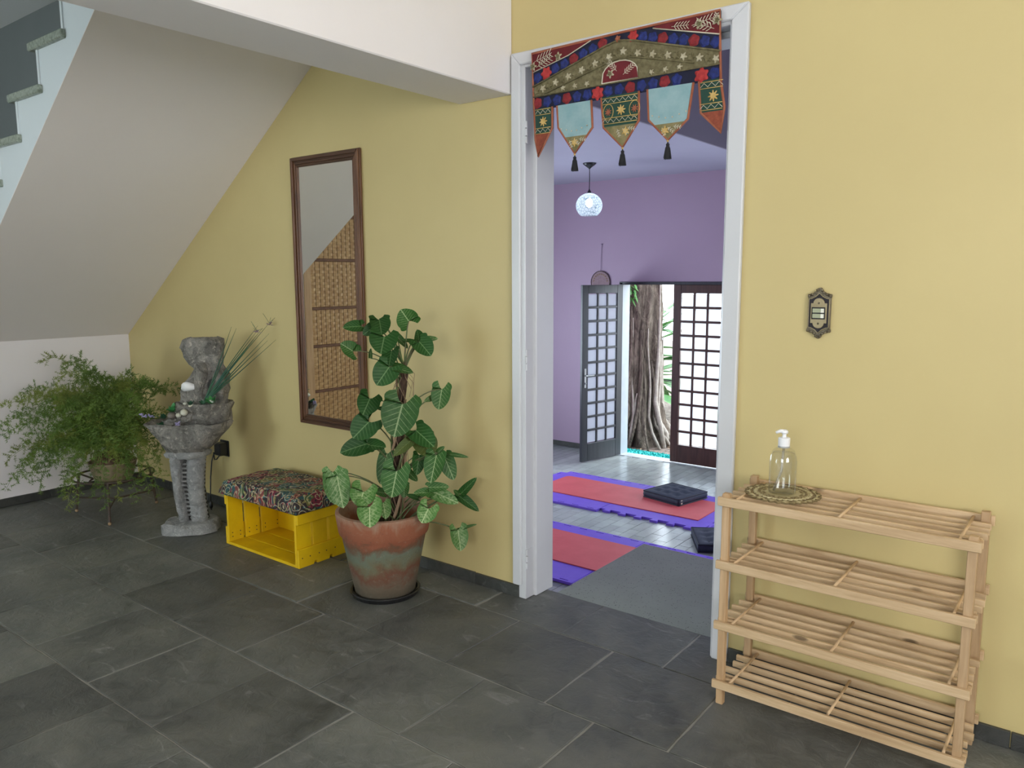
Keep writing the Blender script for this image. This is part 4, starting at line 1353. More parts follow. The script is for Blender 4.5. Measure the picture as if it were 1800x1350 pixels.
# ------------------------------------------------------------------ yellow crate stool
cr = thing('crate_stool', 'bright yellow wooden crate turned into a stool with a paisley cushion top', 'stool', (-3.11, -.21, 0))
CX0, CX1, CY0, CY1, CH = -3.395, -2.818, -.362, -.062, .258
nail_me = MB().ball((0, 0, 0), .0032, .0032, .0032, 6, 4).mesh('nail', M['nail'])
def nail(x, y, z, par):
    o = ob('nail', nail_me, None)
    o.parent = par
    o.matrix_parent_inverse = par.matrix_basis.inverted()
    o.location = (x, y, z)
for sgn, xo in ((-1, CX0), (1, CX1)):
    a, b = (xo, xo + .014) if sgn < 0 else (xo - .014, xo)
    c, d_ = (xo + .014, xo + .028) if sgn < 0 else (xo - .028, xo - .014)
    wbuild(MB().box(a, b, CY0, CY1, .200, CH), 'end_rail', M['yellowpaint'], cr, bevel=.003)
    notch = [(CY0, 0), (-.276, 0), (-.276, .016), (-.258, .016), (-.258, 0), (-.186, 0), (-.186, .016), (-.168, .016), (-.168, 0), (CY1, 0), (CY1, .088), (CY0, .088)]
    wbuild(MB().prism(notch, a, b, 'x'), 'end_rail', M['yellowpaint'], cr, bevel=.002)
    for y0, y1 in ((CY0, -.279), (-.268, -.186), (-.175, CY1)):
        sl = wbuild(MB().box(c, d_, y0, y1, .012, CH - .004), 'end_slat', M['yellowpaint'], cr, bevel=.002)
        xi = d_ if sgn < 0 else c
        for yy in (y0 + .02, y1 - .02):
            nail(xi, yy, .035, cr)
            nail(xi, yy, .055, cr)
            nail(CX1 if sgn > 0 else CX0, yy, .045, cr)
for y0, y1 in ((CY0, -.272), (-.266, -.172), (-.166, CY1)):
    wbuild(MB().box(CX0 + .014, CX1 - .014, y0, y1, .0, .014), 'bottom_board', M['yellowpaint'], cr, bevel=.002)
    wbuild(MB().box(CX0 + .002, CX1 - .002, y0, y1, CH - .012, CH), 'top_board', M['yellowpaint'], cr, bevel=.002)
for z0, z1 in ((.014, .165), (.172, CH - .014)):
    wbuild(MB().box(CX0 + .02, CX1 - .02, CY1 - .012, CY1, z0, z1), 'back_board', M['yellowpaint'], cr, bevel=.002)
# cushion pad
n = 26
vs_, fs_ = [], []
def pad(u, v):
    sx, sy = .302, .164
    e = 9.0
    k = (abs(u) ** e + abs(v) ** e) ** (1 / e) if (u or v) else 0
    x, y = u * sx, v * sy
    edge = max(abs(u), abs(v))
    z = .082 * (1 - .06 * (u * u + v * v)) - (.050 * max(0, (edge - .86) / .14) ** 2.2)
    return x, y, z + .003 * noise3((u * 3, v * 3, 1))
for j in range(n + 1):
    for i in range(n + 1):
        vs_.append(pad(2 * i / n - 1, 2 * j / n - 1))
for j in range(n):
    for i in range(n):
        a = j * (n + 1) + i
        fs_.append((a, a + 1, a + n + 2, a + n + 1))
per = [(i, 0) for i in range(n)] + [(n, j) for j in range(n)] + [(i, n) for i in range(n, 0, -1)] + [(0, j) for j in range(n, 0, -1)]
b0 = len(vs_)
for i, j in per:
    p = vs_[j * (n + 1) + i]
    vs_.append((p[0] * 1.012, p[1] * 1.02, .006))
b1 = len(vs_)
for i, j in per:
    p = vs_[j * (n + 1) + i]
    vs_.append((p[0] * .99, p[1] * .99, .0))
q = len(per)
for k in range(q):
    k2 = (k + 1) % q
    a, b = per[k][1] * (n + 1) + per[k][0], per[k2][1] * (n + 1) + per[k2][0]
    fs_ += [(b, a, b0 + k, b0 + k2), (b0 + k2, b0 + k, b1 + k, b1 + k2)]
fs_.append(tuple(b1 + k for k in range(q))[::-1])
o = MB().add(vs_, fs_).build('cushion_top', M['paisley'], cr, smooth=True)
o.location = (0.003, -.002, CH - .004)
tag(o, 'paisley print padded top')

# ------------------------------------------------------------------ potted arrowhead plant
FX, FY = -.61218, .79072      # horizontal direction away from the camera
sa = thing('plant_saucer', 'round black saucer under the terracotta pot', 'saucer', (-2.325, -.297, 0))
MB().lathe([(0, .004), (.128, .004), (.134, .022), (.142, .022), (.146, .018), (.136, 0), (0, 0)], 40).build('dish', M['black'], sa, smooth=False)
pt = thing('potted_plant', 'arrowhead vine climbing a coir pole in a weathered terracotta pot', 'potted plant', (-2.325, -.297, .005))
def pw_(a, z):
    return 1 + .006 * math.sin(2 * a + 1)
MB().lathe([(0, .004), (.118, .004), (.124, .010), (.150, .14), (.1735, .258), (.1745, .262), (.182, .262), (.184, .268), (.195, .345), (.194, .352), (.180, .354), (.177, .348), (.168, .285), (.160, .25)], 48, wob=pw_).build('pot', M['terracotta'], pt, smooth=False)
o = [c for c in pt.children][0]
for p_ in o.data.polygons: p_.use_smooth = True
o.modifiers.new('edge', 'EDGE_SPLIT').split_angle = R(38)
sv = [(0, .262)] + [(.165 * t, .262 + .006 * math.sin(t * 9)) for t in (.2, .4, .6, .8, 1.0)]
MB().lathe([(max(.001, r_), z) for r_, z in sv], 24).build('soil', M['soil'], pt, smooth=True)
# coir pole and climbing stems (room coordinates)
def pole_at(z):
    t = (z - .27) / .70
    return Vector((-2.285 + .055 * t, -.285 + .035 * t, z))
pq = random.Random(17)
pole = MB()
pts = [pole_at(.25 + .69 * k / 16) for k in range(17)]
pole.tube(pts, [.017 + .006 * math.sin(k * 2.1) * math.sin(k * .9) for k in range(17)], 12)
wbuild(pole, 'coir_pole', M['coir'], pt, True)
for k in range(5):
    pts = []
    for q in range(15):
        z = .26 + (.66 - .05 * k) * q / 14
        c = pole_at(z)
        a = k * 1.25 + q * .25
        pts.append((c.x + .032 * math.cos(a), c.y + .032 * math.sin(a), z))
    wbuild(MB().tube(pts, [.0075 - .003 * q / 14 for q in range(15)], 7), 'climbing_stem', M['stem'] if k % 2 else M['root'], pt, True)
for k in range(34):
    z = pq.uniform(.45, .95)
    c = pole_at(z)
    a = pq.uniform(0, 2 * PI)
    pts = [(c.x + .015 * math.cos(a), c.y + .015 * math.sin(a), z), (c.x + .035 * math.cos(a), c.y + .045 * math.sin(a), z - .03), (c.x + .04 * math.cos(a + .5), c.y + .04 * math.sin(a + .5), z - .08 - .05 * pq.random())]
    wbuild(MB().tube(pts, .0012, 4), 'air_root', M['root'], pt)
LEAVES = [
    (-2.231,-0.221,1.129, -2.236,-0.258,1.175, 0.078,1,0.35),
    (-2.367,-0.352,1.110, -2.385,-0.425,1.111, 0.045,0,0.75),
    (-2.309,-0.332,1.111, -2.329,-0.375,1.079, 0.043,0,0.30),
    (-2.286,-0.327,1.136, -2.245,-0.354,1.081, 0.071,0,0.30),
    (-2.303,-0.302,1.131, -2.262,-0.296,1.150, 0.019,0,0.10),
    (-2.235,-0.351,1.074, -2.215,-0.390,1.012, 0.095,0,0.35),
    (-2.372,-0.393,1.014, -2.388,-0.438,1.047, 0.056,1,0.90),
    (-2.332,-0.337,0.983, -2.312,-0.353,1.024, 0.014,1,0.00),
    (-2.243,-0.306,1.015, -2.223,-0.345,0.953, 0.061,0,0.35),
    (-2.215,-0.348,0.957, -2.229,-0.403,0.891, 0.086,0,0.30),
    (-2.222,-0.328,0.955, -2.124,-0.310,0.938, 0.042,1,0.25),
    (-2.177,-0.218,1.048, -2.122,-0.209,0.997, 0.073,0,0.35),
    (-2.199,-0.196,1.044, -2.183,-0.220,1.095, 0.044,0,0.30),
    (-2.207,-0.165,1.051, -2.134,-0.158,1.060, 0.028,2,0.20),
    (-2.287,-0.239,1.071, -2.233,-0.226,1.021, 0.027,1,0.15),
    (-2.223,-0.203,1.047, -2.233,-0.258,1.057, 0.015,0,0.10),
    (-2.150,-0.121,0.849, -2.147,-0.146,0.768, 0.069,1,0.75),
    (-2.185,-0.123,0.814, -2.203,-0.170,0.801, 0.024,2,0.20),
    (-2.141,-0.353,0.818, -2.144,-0.401,0.697, 0.124,1,0.50),
    (-2.300,-0.376,0.828, -2.285,-0.426,0.774, 0.079,0,0.60),
    (-2.344,-0.347,0.792, -2.326,-0.391,0.737, 0.043,0,0.30),
    (-2.283,-0.400,0.740, -2.311,-0.459,0.682, 0.091,0,0.60),
    (-2.267,-0.312,0.779, -2.278,-0.362,0.792, 0.021,0,0.10),
    (-2.179,-0.244,0.694, -2.094,-0.231,0.639, 0.080,0,0.40),
    (-2.291,-0.406,0.653, -2.338,-0.501,0.631, 0.073,0,0.30),
    (-2.298,-0.400,0.646, -2.210,-0.381,0.647, 0.055,0,0.30),
    (-2.190,-0.265,0.654, -2.225,-0.329,0.600, 0.041,3,0.20),
    (-2.180,-0.207,0.653, -2.122,-0.220,0.592, 0.089,3,0.30),
    (-2.273,-0.317,0.599, -2.278,-0.356,0.479, 0.056,1,0.20),
    (-2.170,-0.364,0.552, -2.174,-0.394,0.452, 0.096,1,0.75),
    (-2.212,-0.257,0.518, -2.162,-0.261,0.493, 0.030,1,0.20),
    (-2.192,-0.216,0.586, -2.173,-0.254,0.513, 0.049,0,0.30),
    (-2.109,-0.202,0.595, -2.097,-0.254,0.494, 0.074,1,0.30),
    (-2.112,-0.154,0.580, -2.060,-0.154,0.491, 0.060,1,0.30),
    (-2.089,-0.149,0.592, -2.005,-0.130,0.590, 0.017,1,0.10),
    (-2.119,-0.185,0.600, -2.077,-0.193,0.632, 0.022,1,0.20),
    (-2.116,-0.183,0.598, -2.062,-0.176,0.601, 0.017,0,0.10),
    (-2.424,-0.471,0.532, -2.397,-0.490,0.406, 0.070,2,0.30),
    (-2.387,-0.481,0.524, -2.352,-0.484,0.398, 0.079,2,0.35),
    (-2.283,-0.438,0.466, -2.263,-0.480,0.421, 0.087,2,0.90),
    (-2.227,-0.459,0.420, -2.190,-0.492,0.355, 0.082,2,0.85),
    (-2.215,-0.398,0.426, -2.175,-0.422,0.375, 0.051,2,0.40),
    (-2.121,-0.224,0.445, -2.161,-0.285,0.448, 0.035,1,0.20),
    (-2.129,-0.231,0.465, -2.050,-0.195,0.473, 0.037,1,0.20),
    (-2.137,-0.199,0.439, -2.036,-0.157,0.401, 0.052,2,0.20),
    (-2.082,-0.283,0.398, -2.079,-0.324,0.351, 0.069,2,0.75),
    (-2.073,-0.099,0.418, -1.998,-0.092,0.494, 0.032,0,0.20),
    (-2.080,-0.104,0.409, -1.986,-0.088,0.360, 0.038,0,0.20),
    (-2.080,-0.104,0.415, -2.064,-0.149,0.445, 0.019,1,0.10),
    (-2.071,-0.122,0.270, -2.040,-0.139,0.192, 0.068,2,0.60),
    (-2.081,-0.105,0.264, -2.009,-0.078,0.298, 0.016,1,0.10),
    (-2.162,-0.257,0.421, -2.163,-0.320,0.449, 0.020,0,0.10),
    (-2.213,-0.283,0.474, -2.199,-0.301,0.426, 0.037,1,0.20),
    (-2.256,-0.354,0.448, -2.263,-0.398,0.464, 0.033,1,0.30),
    (-2.267,-0.300,0.692, -2.249,-0.346,0.740, 0.022,0,0.20),
]
lq = random.Random(41)
def make_leaf(bx_, by_, bz_, tx_, ty_, tz_, wd, mi_, lo):
    B_, T_ = Vector((bx_, by_, bz_)), Vector((tx_, ty_, tz_))
    ax = (T_ - B_)
    L = ax.length
    ax.normalize()
    wd *= 1.28
    nrm = (CAM - B_).normalized() * .95 + Vector((0, 0, .38)) + Vector((lq.uniform(-.35, .35), lq.uniform(-.35, .35), lq.uniform(-.2, .2)))
    nrm = (nrm - ax * nrm.dot(ax)).normalized()
    s = ax.cross(nrm).normalized()
    fold = lq.uniform(.10, .30) * wd
    droop = lq.uniform(.03, .10) * L
    vs_, fs_, uv = [], [], []
    def P(u, v):
        h_ = fold * (abs(v) / (wd / 2 + 1e-6)) ** 1.3 * .55 - droop * u * u - .03 * wd * math.sin(u * 14) * (abs(v) / wd)
        vs_.append(B_ + ax * (u * L) + s * v + nrm * h_)
        uv.append((u, .5 + v / (wd * 1.06)))
        return len(vs_) - 1
    rows_, cols = 10, 4
    grid = []
    for i in range(rows_ + 1):
        u = i / rows_
        hw = wd / 2 * (1 - u) ** .62 * (.86 + .95 * u - .25 * u * u) if u < 1 else .0005
        grid.append([P(u, hw * j / cols) for j in range(-cols, cols + 1)])
    for i in range(rows_):
        for j in range(2 * cols):
            fs_.append((grid[i][j], grid[i][j + 1], grid[i + 1][j + 1], grid[i + 1][j]))
    if lo > .02:
        lobe = min(.75, .30 + lo * .42) * max(wd * .6, L * .45)
        for sg in (-1, 1):
            prev = [grid[0][cols + sg * j] for j in range(0, cols + 1)]
            for i in range(1, 6):
                t = i / 5
                u = -t * lobe / L
                vo = wd * (.25 + .18 * math.sqrt(max(0, 1 - t * t)) + .05 * math.sin(PI * t))
                vi = wd * (.02 + .22 * t ** .75)
                if t == 1: vo = vi + .002
                cur = [P(u, sg * (vi + (vo - vi) * j / cols)) for j in range(cols + 1)]
                for j in range(cols):
                    fs_.append((prev[j], prev[j + 1], cur[j + 1], cur[j]))
                prev = cur
    m = MB().add(vs_, fs_)
    o = wbuild(m, 'leaf', M['leaf%d' % mi_], pt, True)
    ul = o.data.uv_layers.new(name='UVMap')
    for lp in o.data.loops:
        ul.data[lp.index].uv = uv[lp.vertex_index]
    # petiole from the pole (or the soil for the low leaves) to the notch
    if bz_ > .50:
        z0 = max(.40, bz_ - lq.uniform(.07, .16))
        A = pole_at(min(z0, .95))
    else:
        a = lq.uniform(0, 2 * PI)
        A = Vector((-2.30 + .06 * math.cos(a), -.30 + .06 * math.sin(a), .27))
    mid = (A + B_) / 2 + Vector((0, 0, .03 + .12 * (B_ - A).length))
    cpts = []
    for k in range(8):
        t = k / 7
        cpts.append(A * (1 - t) ** 2 + mid * 2 * t * (1 - t) + B_ * t * t)
    o2 = MB().tube([tuple(p) for p in cpts], [.0034 - .0014 * k / 7 for k in range(8)], 6).build('petiole', M['stem'], None, True)
    o2.parent = o
    o2.matrix_parent_inverse = pt.matrix_basis.inverted() @ Matrix.Identity(4) if False else Matrix.Identity(4)
    return o
for row in LEAVES:
    make_leaf(*row)

# ------------------------------------------------------------------ stone fountain
RZ = math.atan2(.61218, .79072)
fo = thing('stone_fountain', 'grey cast stone tabletop fountain with basins and a rock on a carved pedestal', 'fountain', (-3.72, -.32, 0), RZ)
def rocky(rings, n_=30, rough=.12, fr=9, seed=0, top=True, ex=2.6):
    """stack of lumpy ovals: (z, cx, cy, rx, ry)"""
    full = []
    for a, b in zip(rings, rings[1:]):
        st_ = max(1, int(abs(b[0] - a[0]) / .022))
        for k in range(st_):
            t = k / st_
            full.append([a[i] + (b[i] - a[i]) * t for i in range(5)])
    full.append(list(rings[-1]))
    vs_, fs_ = [], []
    for z, cx, cy, rx, ry in full:
        for k in range(n_):
            a = 2 * PI * k / n_
            ca, sa_ = math.cos(a), math.sin(a)
            q = (abs(ca) ** ex + abs(sa_) ** ex) ** (-1 / ex)
            p = Vector((ca * 2 + seed, sa_ * 2, z * fr))
            q *= 1 + rough * (noise3(p, 1.0) + .6 * noise3(p, 2.7))
            vs_.append((cx + rx * q * ca, cy + ry * q * sa_, z + .010 * rough * 8 * noise3((ca * 3, sa_ * 3, z * 30 + seed))))
    m_ = len(full)
    for i in range(m_ - 1):
        for k in range(n_):
            a, b = i * n_ + k, i * n_ + (k + 1) % n_
            fs_.append((a, b, b + n_, a + n_))
    fs_.append(tuple(range(n_ - 1, -1, -1)))
    if top: fs_.append(tuple((m_ - 1) * n_ + k for k in range(n_)))
    return MB().add(vs_, fs_)
rocky([(0, -.032, -.01, .138, .125), (.038, -.032, -.01, .135, .12), (.048, -.030, -.01, .122, .108)], 22, .16, 3, 1).build('base_slab', M['stone_pale'], fo)
rocky([(.042, -.012, .025, .062, .035), (.22, -.033, .025, .064, .035), (.40, -.028, .025, .082, .04)], 28, .10, 7, 2).build('pedestal_core', M['stone_shade'], fo, smooth=True)
rocky([(.042, -.062, -.012, .022, .034), (.20, -.082, -.012, .024, .036), (.33, -.088, -.012, .026, .036), (.405, -.080, -.008, .040, .044)], 20, .22, 14, 3).build('pedestal_post', M['stone_pale'], fo, smooth=True)
# twisted rope post
n_, vs_, fs_ = 28, [], []
zn = 60
for i in range(zn + 1):
    t = i / zn
    z = .042 + .363 * t
    cx = .018 - .012 * math.sin(t * PI) + .002 * t
    r_ = .040 + .006 * t - .004 * math.sin(t * PI)
    for k in range(n_):
        a = 2 * PI * k / n_
        q = r_ * (1 + .07 * math.sin(2 * a * 1 + 1) + .10 * math.sin(z * 300 + a * 2.0) + .08 * noise3((math.cos(a), math.sin(a), z * 14)))
        vs_.append((cx + q * math.cos(a), -.012 + q * .9 * math.sin(a), z))
for i in range(zn):
    for k in range(n_):
        a, b = i * n_ + k, i * n_ + (k + 1) % n_
        fs_.append((a, b, b + n_, a + n_))
MB().add(vs_, fs_).build('twisted_post', M['stone_pale'], fo, smooth=True)
for k in range(13):
    z = .075 + k * .0225
    MB().box(-.062 - .0006 * k, -.018, -.022, .0, z, z + .009).build('carved_rung', M['stone_pale'], fo, bevel=.003)
rocky([(.395, -.028, 0, .105, .10), (.412, -.030, 0, .112, .105), (.425, -.030, 0, .100, .095)], 24, .10, 5, 4).build('bowl_foot', M['stone_pale'], fo, smooth=True)
rg = [(.42, -.028, 0, .092, .085), (.46, -.018, 0, .135, .105), (.52, -.015, 0, .185, .130), (.565, -.018, 0, .208, .142), (.574, -.018, 0, .200, .136), (.560, -.018, 0, .172, .115), (.530, -.018, 0, .150, .10)]
rocky(rg, 48, .15, 14, 5).build('lower_bowl', M['stone'], fo, smooth=True)
MB().prism([(-.02 + .17 * math.cos(2 * PI * k / 20), .11 * math.sin(2 * PI * k / 20)) for k in range(20)], .535, .545, 'z').build('bowl_bed', M['stone_shade'], fo)
rocky([(.552, .050, .045, .125, .085), (.60, .045, .040, .140, .100), (.655, .045, .040, .146, .105), (.668, .045, .042, .138, .098), (.650, .045, .045, .110, .075)], 44, .15, 14, 6).build('upper_basin', M['stone'], fo, smooth=True)
rocky([(.645, .052, .065, .120, .060), (.70, .052, .062, .118, .060), (.76, .060, .062, .110, .055), (.80, .085, .062, .095, .050), (.83, .090, .062, .080, .045), (.86, .068, .062, .085, .045), (.90, .051, .062, .099, .050), (.95, .050, .062, .102, .050), (.985, .056, .062, .096, .045), (1.0, .052, .062, .070, .030)], 44, .17, 16, 7, ex=3.2).build('rock', M['stone'], fo, smooth=True)
MB().ball((.100, .018, .735), .030, .012, .062, 14, 10).build('hollow_shade', M['stone_shade'], fo, smooth=True)  # dark bulge painted as the shade inside a niche
MB().tube([(.050, .015, .87), (.060, .008, .82), (.052, .004, .78), (.044, .0, .735), (.060, -.002, .69)], [.03, .034, .03, .022, .006], 10).build('carved_ridge', M['stone'], fo, smooth=True)
MB().tube([(.125, .02, .83), (.145, .018, .80), (.150, .02, .74), (.142, .025, .68)], [.022, .028, .026, .02], 10).build('carved_ridge', M['stone'], fo, smooth=True)
def fw(a, dy, z):
    """fountain frame -> room"""
    return Vector((-3.72 + .79072 * a - .61218 * dy, -.32 + .61218 * a + .79072 * dy, z))
def on_fountain(name, label, cat, a, dy, z, group=None):
    return thing(name, label, cat, fw(a, dy, z), RZ, group)
e = on_fountain('seashell', 'white seashell on the rock of the stone fountain', 'shell', -.005, -.004, .752)
sh = MB()
vs_ = [(0, -.006, 0)]
for k in range(18):
    a = 2 * PI * k / 18
    q = 1 + .15 * math.cos(3 * a + .5)
    vs_.append((.040 * q * math.cos(a), .004 * math.sin(2 * a), .022 * q * math.sin(a)))
sh.add(vs_, [(0, 1 + (k + 1) % 18, 1 + k) for k in range(18)])
o = sh.build('shell', M['shell'], e, smooth=True)
o.modifiers.new('solid', 'SOLIDIFY').thickness = .006
pb = random.Random(5)
PEB = [(-.075, -.055, .603, .024, 'pebble_dark', 'rough brown pebble at the lip of the fountain basin'), (-.035, -.070, .607, .015, 'pebble', 'white pebble beside the brown one on the fountain'),
       (-.004, -.075, .622, .020, 'pebble', 'long cream pebble leaning on the fountain basin rim'), (-.03, -.03, .640, .014, 'pebble', 'pale green pebble below the cream one nearest the rock'),
       (-.055, -.02, .645, .012, 'pebble', 'small cream pebble next to the bright plastic leaves'), (.02, -.045, .652, .012, 'pebble', 'small cream pebble at the foot of the fountain rock'),
       (-.015, -.02, .655, .016, 'pebble', 'grey white pebble behind the long cream one'), (.125, -.045, .672, .012, 'pebble', 'white pebble on the rim under the plastic grass')]
for a, dy, z, r_, mt, lab in PEB:
    o = MB().ball((0, 0, 0), r_ * 1.25, r_ * .9, r_ * .75, 12, 8).build('pebble', M[mt], None, True)
    o.location = fw(a, dy - .006, z + .010)
    o.rotation_euler = (pb.uniform(-.3, .3), pb.uniform(-.6, .2), pb.uniform(0, 3))
    tag(o, lab, 'pebble', 'pebbles on the fountain')
# resting stones that fill the lip under the pebbles
rocky([(.545, -.085, -.03, .055, .05), (.575, -.080, -.03, .050, .045), (.600, -.07, -.02, .03, .03)], 16, .2, 12, 9).build('lip_stone', M['stone'], fo, smooth=True)
rocky([(.58, -.02, -.02, .06, .055), (.62, -.018, -.018, .055, .05), (.640, -.015, -.01, .04, .035)], 16, .2, 12, 11).build('lip_stone', M['stone'], fo, smooth=True)
def tuft(label, a, dy, z, n_, L, W, mat, seed):
    e = on_fountain('plastic_sprig', label, 'artificial plant', a, dy, z, 'plastic leaf sprigs on the fountain')
    q_ = random.Random(seed)
    for k in range(n_):
        an = q_.uniform(0, 2 * PI)
        el = q_.uniform(.3, 1.3)
        m = MB()
        blade(m, (0, 0, 0), (math.cos(an) * math.cos(el), math.sin(an) * math.cos(el), math.sin(el)), L * q_.uniform(.7, 1.1), W, L * .15, 3)
        m.build('leaf', M[mat], e, smooth=True)
tuft('bright green plastic sprig at the back of the fountain lip', -.075, -.055, .632, 14, .052, .028, 'plastic_leaf', 1)
tuft('bright green plastic sprig on the right of the fountain basin', .128, -.05, .672, 12, .055, .026, 'plastic_leaf', 2)
tuft('dark green plastic sprig in front of the fountain rock', .02, -.055, .662, 9, .036, .018, 'plastic_leaf_dark', 3)
tuft('dark green plastic leaf inside the lower fountain bowl', -.115, -.11, .565, 8, .034, .032, 'plastic_leaf_dark', 4)
tuft('dark green plastic sprig behind the brown pebble', -.12, -.05, .595, 9, .044, .022, 'plastic_leaf_dark', 6)
tuft('dark green plastic sprig near the foot of the plastic grass', .085, -.06, .670, 8, .034, .018, 'plastic_leaf_dark', 8)
gr = on_fountain('plastic_grass', 'tall blue green plastic grass with pink flowers behind the fountain rock', 'artificial plant', .076, -.03, .668)
ends = [(.222, 1.056, .10), (.243, 1.048, .12), (.406, 1.073, .16), (.349, 1.035, .12), (.412, 1.021, .10), (.438, .987, .15), (.40, .985, .12), (.35, 1.06, .14), (.33, .99, .12), (.30, .95, .10), (.37, 1.045, .15)]
for k, (a, z, dy) in enumerate(ends):
    da, dz = a - .076, z - .668
    pts = []
    for q in range(9):
        t = q / 8
        pts.append((da * t - .02 * math.sin(PI * t) * (1 if k > 1 else -.3), dy * .5 * t, dz * t + .03 * math.sin(PI * t) * (-.6 if k > 1 else .2)))
    MB().tube(pts, [.0036 * (1 - t / 8) ** .8 + .0005 for t in range(9)], 5).build('blade', M['grassblade'], gr, True)
for a, z, dy in ((.406, 1.073, .08), (.349, 1.035, .06)):
    m = MB()
    fq = random.Random(int(a * 1000))
    for k in range(9):
        an, el = fq.uniform(0, 2 * PI), fq.uniform(-.2, 1.3)
        blade(m, (a - .076, dy, z - .668 - .008), (math.cos(an) * math.cos(el), math.sin(an) * math.cos(el), math.sin(el)), .026, .012, .004, 2)
    m.build('flower', M['pinkflower'], gr, smooth=True)
    m = MB()
    for k in range(4):
        an = fq.uniform(0, 2 * PI)
        m.tube([(a - .076, dy, z - .668), (a - .076 + .03 * math.cos(an), dy + .02 * math.sin(an), z - .668 + fq.uniform(.01, .05))], .0008, 4)
    m.build('wisp', M['grassblade'], gr)
def lavender(label, a, dy, z, dirv, L):
    e = on_fountain('lavender_sprig', label, 'artificial plant', a, dy, z, 'lavender sprigs on the fountain')
    dv = Vector(dirv).normalized()
    MB().tube([(0, 0, 0), tuple(dv * L)], .0018, 5).build('stalk', M['grassblade'], e)
    m = MB()
    q_ = random.Random(int(L * 1e4))
    for k in range(26):
        p = dv * L * (.35 + .65 * k / 26)
        m.ball((p.x + q_.uniform(-.007, .007), p.y + q_.uniform(-.007, .007), p.z + q_.uniform(-.007, .007)), .005, .005, .004, 6, 4)
    m.build('bloom', M['lavender'], e, smooth=True)
lavender('lavender sprig sticking out towards the fern', -.155, -.02, .600, (-1, -.1, .10), .10)
lavender('lavender sprig standing in the lower fountain bowl', -.022, -.125, .545, (.05, 0, 1), .042)
lv = None

# power adapter on the wall with its lead
pa = thing('power_adapter', 'black power adapter plugged into the yellow wall beside the fountain', 'adapter', (-3.945, 0, .345))
MB().box(-.030, .030, -.055, 0, -.036, .036).build('body', M['black'], pa, bevel=.006)
MB().box(-.040, .040, -.008, 0, -.046, .046).build('socket_plate', M['black'], pa, bevel=.003)
MB().tube([(.02, -.05, -.03), (.012, -.065, -.052), (-.01, -.065, -.058), (-.028, -.058, -.02)], .0038, 6).build('lead_loop', M['black'], pa, True)
MB().tube([(-.026, -.055, -.02), (-.040, -.065, -.07), (-.036, -.08, -.16), (-.014, -.10, -.25), (-.006, -.105, -.292)], .0040, 6).build('lead', M['black'], pa, True)
MB().lathe([(.002, 0), (.008, -.008), (.010, -.030), (.007, -.040), (0, -.040)], 10, (-.006, -.105, -.288)).tube([(-.010, -.105, -.326), (-.010, -.105, -.340)], .002, 5).tube([(-.002, -.105, -.326), (-.002, -.105, -.340)], .002, 5).build('plug', M['black'], pa, smooth=True)

# ------------------------------------------------------------------ fern on an iron stand
fs0 = thing('plant_stand', 'low rusty iron plant stand holding the fern', 'plant stand', (-4.34, -.45, 0))
rad_ = .205
MB().tube([(rad_ * math.cos(2 * PI * k / 32), rad_ * math.sin(2 * PI * k / 32), .222) for k in range(33)], .006, 6, False).build('ring', M['rust'], fs0, True)
MB().tube([(.12 * math.cos(2 * PI * k / 24), .12 * math.sin(2 * PI * k / 24), .195) for k in range(25)], .005, 6, False).build('inner_ring', M['rust'], fs0, True)
for lx, ly in ((.199, -.130), (-.199, -.126), (0, .232)):
    r_ = math.hypot(lx, ly)
    ux, uy = lx / r_, ly / r_
    MB().tube([(ux * rad_, uy * rad_, .224), (lx, ly, .004)], .007, 8).build('leg', M['rust'], fs0)
    MB().ball((lx, ly, .010), .010, .010, .010, 8, 6).build('foot', M['rope'], fs0, smooth=True)
    MB().tube([(ux * (r_ - .006), uy * (r_ - .006), .085), (0, 0, .085)], .005, 6).build('brace', M['rust'], fs0)
    MB().tube([(ux * rad_, uy * rad_, .222), (ux * .12, uy * .12, .195)], .005, 6).build('spoke', M['rust'], fs0)
fe = thing('potted_fern', 'feathery asparagus fern spilling from a beige pot in the corner', 'fern', (-4.34, -.45, .200), RZ)
MB().lathe([(0, 0), (.088, 0), (.100, .012), (.122, .095), (.126, .10), (.120, .104), (.114, .098), (.105, .07)], 32).build('pot', M['beigepot'], fe, smooth=True)
MB().lathe([(.001, .160), (.05, .155), (.09, .135), (.110, .10), (.105, .07)], 24, wob=lambda a, z: 1 + .05 * math.sin(7 * a + z * 40)).build('root_mass', M['thatch'], fe, smooth=True)
for k in range(60):
    an = 2 * PI * k / 60
    r1_, r2_ = .05 + .05 * ((k * 7) % 10) / 10, .108
    MB().tube([(r1_ * .6 * math.cos(an + .3), r1_ * .6 * math.sin(an + .3), .165), (r1_ * 1.1 * math.cos(an), r1_ * 1.1 * math.sin(an), .162 - .01 * (k % 3)), (r2_ * math.cos(an), r2_ * math.sin(an), .100)], .0022, 4).build('dry_root', M['thatch'] if k % 2 else M['rope'], fe)
MB().ball((-.01, -.09, .185), .012, .01, .012, 8, 6).ball((.004, -.092, .192), .008, .008, .008, 8, 6).build('white_pebbles', M['shell'], fe, smooth=True)
fq = random.Random(77)
